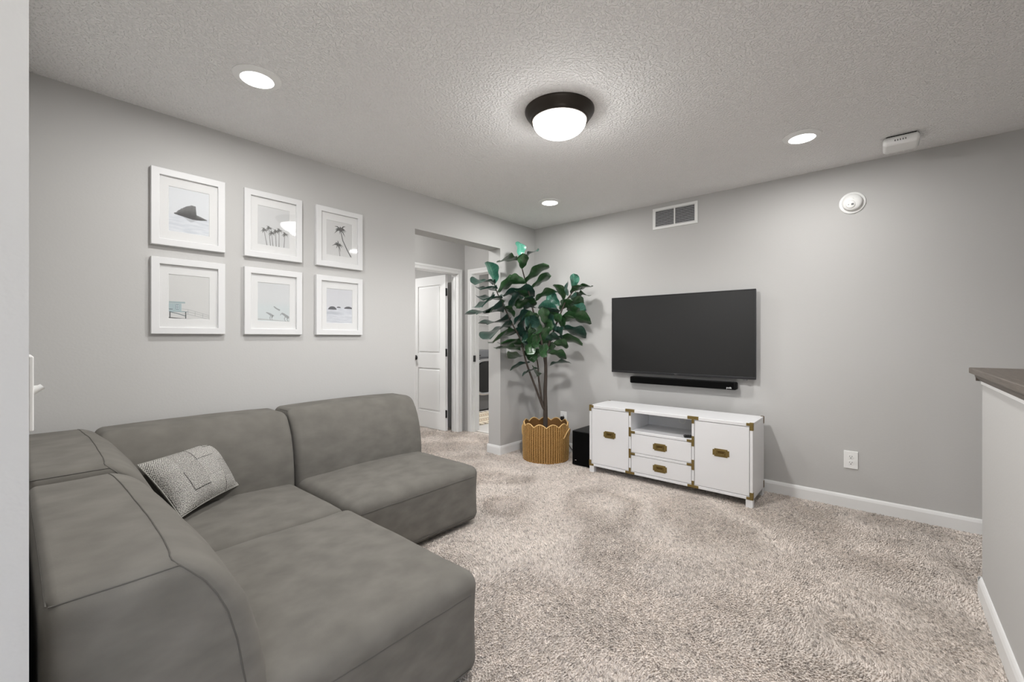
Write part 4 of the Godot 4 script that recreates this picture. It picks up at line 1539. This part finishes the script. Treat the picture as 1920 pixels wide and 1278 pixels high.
# ------------------------------------------------------------------ small things on walls and ceiling
func wall_fittings() -> void:
	# return-air grille
	var v := thing("air_vent", "white two-bay air return grille high on the television wall", "vent", Vector3(XT, 2.206, -1.42))
	var w := 0.40
	var h := 0.192
	var st := mb()
	var hw := w / 2
	for r in [[-hw, 0, hw, 0.024], [-hw, h - 0.024, hw, h], [-hw, 0.024, -hw + 0.026, h - 0.024], [hw - 0.026, 0.024, hw, h - 0.024], [-0.006, 0.024, 0.006, h - 0.024]]:
		rbox(st, Vector3(-0.008, r[1], r[0]), Vector3(-0.0005, r[3], r[2]), 0.002, 1)
	build("frame", st, M.plastic, v)
	st = mb()
	box(st, Vector3(-0.001, 0.02, -hw + 0.02), Vector3(-0.0002, h - 0.02, hw - 0.02))
	build("slat_shade", st, M.dark_gap, v)  # dark sheet on the wall, painted shade behind the slats
	for s in [-1.0, 1.0]:
		for k in 10:
			st = mb()
			var y := 0.026 + k * 0.0145
			var za: float = minf(s * 0.006, s * (hw - 0.026))
			var zb: float = maxf(s * 0.006, s * (hw - 0.026))
			quad(st, Vector3(-0.0065, y, za), Vector3(-0.0065, y, zb), Vector3(-0.0015, y + 0.009, zb), Vector3(-0.0015, y + 0.009, za))
			quad(st, Vector3(-0.0015, y + 0.0102, za), Vector3(-0.0015, y + 0.0102, zb), Vector3(-0.0065, y + 0.0012, zb), Vector3(-0.0065, y + 0.0012, za))
			build("slat", st, mat(Color8(172, 172, 174), 0.5), v)
	# smoke alarm on the TV wall
	var a := thing("smoke_alarm", "round white smoke alarm on the television wall", "smoke alarm", Vector3(XT, 2.163, -0.168))
	st = mb()
	lathe(st, Vector3.ZERO, [Vector2(0.076, 0.0), Vector2(0.076, 0.006), Vector2(0.073, 0.010), Vector2(0.062, 0.012), Vector2(0.0, 0.012)], Vector3(-1, 0, 0), 48)
	build("base", st, M.plastic, a)
	st = mb()
	lathe(st, Vector3.ZERO, [Vector2(0.056, 0.01), Vector2(0.058, 0.026), Vector2(0.055, 0.034), Vector2(0.046, 0.040), Vector2(0.03, 0.043), Vector2(0.0, 0.044)], Vector3(-1, 0, 0), 48, true)
	build("body", st, M.plastic, a)
	st = mb()
	lathe(st, Vector3(-0.040, -0.016, -0.008), [Vector2(0.028, 0.0), Vector2(0.027, 0.006), Vector2(0.022, 0.008), Vector2(0.0, 0.008)], Vector3(-1, 0, 0), 32, true)
	build("test_button", st, M.plastic, a)
	st = mb()
	rbox(st, Vector3(-0.0495, -0.024, -0.004), Vector3(-0.047, -0.012, 0.010), 0.001, 1)
	rbox(st, Vector3(-0.0495, -0.020, -0.022), Vector3(-0.047, -0.015, -0.017), 0.001, 1)
	build("sounder_slot", st, mat(g8(110), 0.7), a)
	st = mb()
	tube(st, [Vector3(-0.0425, 0.026, 0.004), Vector3(-0.0425, 0.019, 0.010), Vector3(-0.0405, 0.031, 0.024)], 0.0012, 5)
	build("check_mark", st, mat(g8(170), 0.7), a)
	# ceiling box (wireless access point / sensor)
	var b := thing("ceiling_sensor", "flat white rounded-square box with small vents on the ceiling", "sensor", Vector3(3.585, CEIL, 0.08))
	st = mb()
	rbox(st, Vector3(-0.085, -0.058, -0.085), Vector3(0.085, -0.006, 0.085), 0.02, 4)
	build("case", st, M.plastic, b)
	st = mb()
	rbox(st, Vector3(-0.07, -0.008, -0.07), Vector3(0.07, -0.0005, 0.07), 0.003, 1)
	build("mount", st, M.black_matte, b)
	st = mb()
	for k in 5:
		rbox(st, Vector3(-0.0862, -0.040, -0.030 + k * 0.012), Vector3(-0.084, -0.030, -0.025 + k * 0.012), 0.0008, 1)
	build("vent_slot", st, mat(g8(96), 0.8), b)
	# sockets
	outlet(Vector3(XT, 0.348, -0.176), "white socket plate on the bare wall by the stairs", false)
	outlet(Vector3(XT, 0.36, -2.606), "white socket plate behind the basket with a plug in it", true)
	var pl := thing("power_plug", "black plug pushed into the socket behind the basket", "plug", Vector3(XT - 0.012, 0.350, -2.606))
	st = mb()
	rbox(st, Vector3(-0.034, -0.02, -0.019), Vector3(0.0, 0.024, 0.019), 0.009, 3)
	build("case", st, M.black, pl)
	# switch on the near wall, seen edge-on beside the camera
	var s1 := thing("light_switch", "white two-toggle switch plate on the wall edge beside the sofa", "light switch", Vector3(XN, 1.123, -1.056))
	st = mb()
	rbox(st, Vector3(0, -0.058, -0.058), Vector3(0.0055, 0.058, 0.058), 0.002, 2)
	build("plate", st, M.plastic, s1)
	for z in [0.024, -0.024]:
		st = mb()
		var up := 0.012 if z > 0 else 0.004
		tube(st, [Vector3(0.004, 0, z), Vector3(0.016, up * 0.7, z)], [0.006, 0.0045], 4)
		build("toggle", st, M.plastic, s1)
	# switch on the stub of wall behind the fig
	var s2 := thing("light_switch", "white switch plate on the stub of wall behind the fig leaves", "light switch", Vector3(3.44, 1.08, ZL))
	st = mb()
	rbox(st, Vector3(-0.036, -0.058, 0), Vector3(0.036, 0.058, 0.005), 0.002, 2)
	build("plate", st, M.plastic, s2)
	st = mb()
	rbox(st, Vector3(-0.016, -0.033, 0.004), Vector3(0.016, 0.033, 0.008), 0.002, 1)
	build("rocker", st, M.plastic, s2)

func outlet(at: Vector3, label: String, low: bool) -> void:
	var t := thing("wall_outlet", label, "outlet", at)
	var st := mb()
	rbox(st, Vector3(-0.006, -0.062, -0.04), Vector3(0, 0.062, 0.04), 0.003, 2)
	build("plate", st, M.plastic, t)
	for y in [0.021, -0.021]:
		st = mb()
		var pts := PackedVector2Array()
		for k in 24:
			var a := TAU * k / 24
			pts.append(Vector2(0.0165 * cos(a), clampf(0.0165 * sin(a), -0.0135, 0.0135)))
		plate(st, Vector3(-0.006, y, 0), Vector3(0, 0, 1), Vector3(0, 1, 0), pts, 0.0015)
		var face := build("socket_face", st, M.plastic, t)
		st = mb()
		for z in [-0.0065, 0.0065]:
			box(st, Vector3(-0.0078, y + 0.000, z - 0.0012), Vector3(-0.0074, y + 0.009, z + 0.0012))
		lathe(st, Vector3(-0.0074, y - 0.007, 0), [Vector2(0.0032, 0), Vector2(0.0032, 0.0004), Vector2(0, 0.0004)], Vector3(-1, 0, 0), 12)
		build("slots", st, M.dark_gap, face)

# ------------------------------------------------------------------ carpet pile
func carpet_pile() -> void:
	var st := mb()
	# one tuft: a few short leaning yarn ends
	for k in 3:
		var a := TAU * k / 3.0 + 0.4
		var d := Vector3(cos(a), 0, sin(a))
		tube(st, [d * 0.002, d * 0.0032 + Vector3(0, 0.005, 0), d * 0.0065 + Vector3(0.0025, 0.0095, 0)], [0.0032, 0.0034, 0.0014], 4, true)
	var mesh := st.commit()
	var lay := FastNoiseLite.new()
	lay.seed = 12
	lay.frequency = 0.7
	lay.fractal_octaves = 3
	var tone := FastNoiseLite.new()
	tone.seed = 33
	tone.frequency = 1.7
	var areas := [[0.95, 3.885, -2.02, 0.34, 0.0112], [2.03, 3.885, -3.0, -2.02, 0.0112], [2.2, 3.9, -4.15, -3.0, 0.012], [2.95, 3.885, 0.34, 1.2, 0.014], [2.95, 3.77, -5.2, -4.15, 0.016]]
	var xf: Array[Transform3D] = []
	var cols: Array[Color] = []
	for r in areas:
		var nx := int((r[1] - r[0]) / r[4])
		var nz := int((r[3] - r[2]) / r[4])
		for i in nx:
			for j in nz:
				var x: float = r[0] + (i + rng.randf()) * r[4]
				var z: float = r[2] + (j + rng.randf()) * r[4]
				if z < ZL and z > ZL - 0.17 and (x < 2.25 or x > 3.3): continue
				var dir := lay.get_noise_2d(x, z) * TAU * 1.4
				var tilt := 0.65 + 0.6 * lay.get_noise_2d(x + 50.0, z)
				var b := Basis(Vector3(cos(dir), 0, sin(dir)), tilt + rng.randf_range(-0.25, 0.25)) * Basis(Vector3.UP, rng.randf_range(-0.7, 0.7) - dir)
				var s: float = rng.randf_range(0.8, 1.25) * r[4] / 0.0092
				xf.append(Transform3D(b.scaled(Vector3(s, rng.randf_range(0.8, 1.2), s)), Vector3(x, -0.001, z)))
				var k := 0.87 + 0.13 * tone.get_noise_2d(x, z) + rng.randf_range(-0.16, 0.14)
				if rng.randf() < 0.07: k *= 0.68
				cols.append(Color(0.80 * k, 0.725 * k, 0.665 * k))
	var mm := MultiMesh.new()
	mm.transform_format = MultiMesh.TRANSFORM_3D
	mm.use_colors = true
	mm.mesh = mesh
	mm.instance_count = xf.size()
	for i in xf.size():
		mm.set_instance_transform(i, xf[i])
		mm.set_instance_color(i, cols[i])
	var o := MultiMeshInstance3D.new()
	o.name = "carpet_pile"
	o.multimesh = mm
	o.material_override = M.pile
	add_child(o)
	tag(o, "shaggy beige carpet pile brushed in patches", "carpet", "", "stuff")
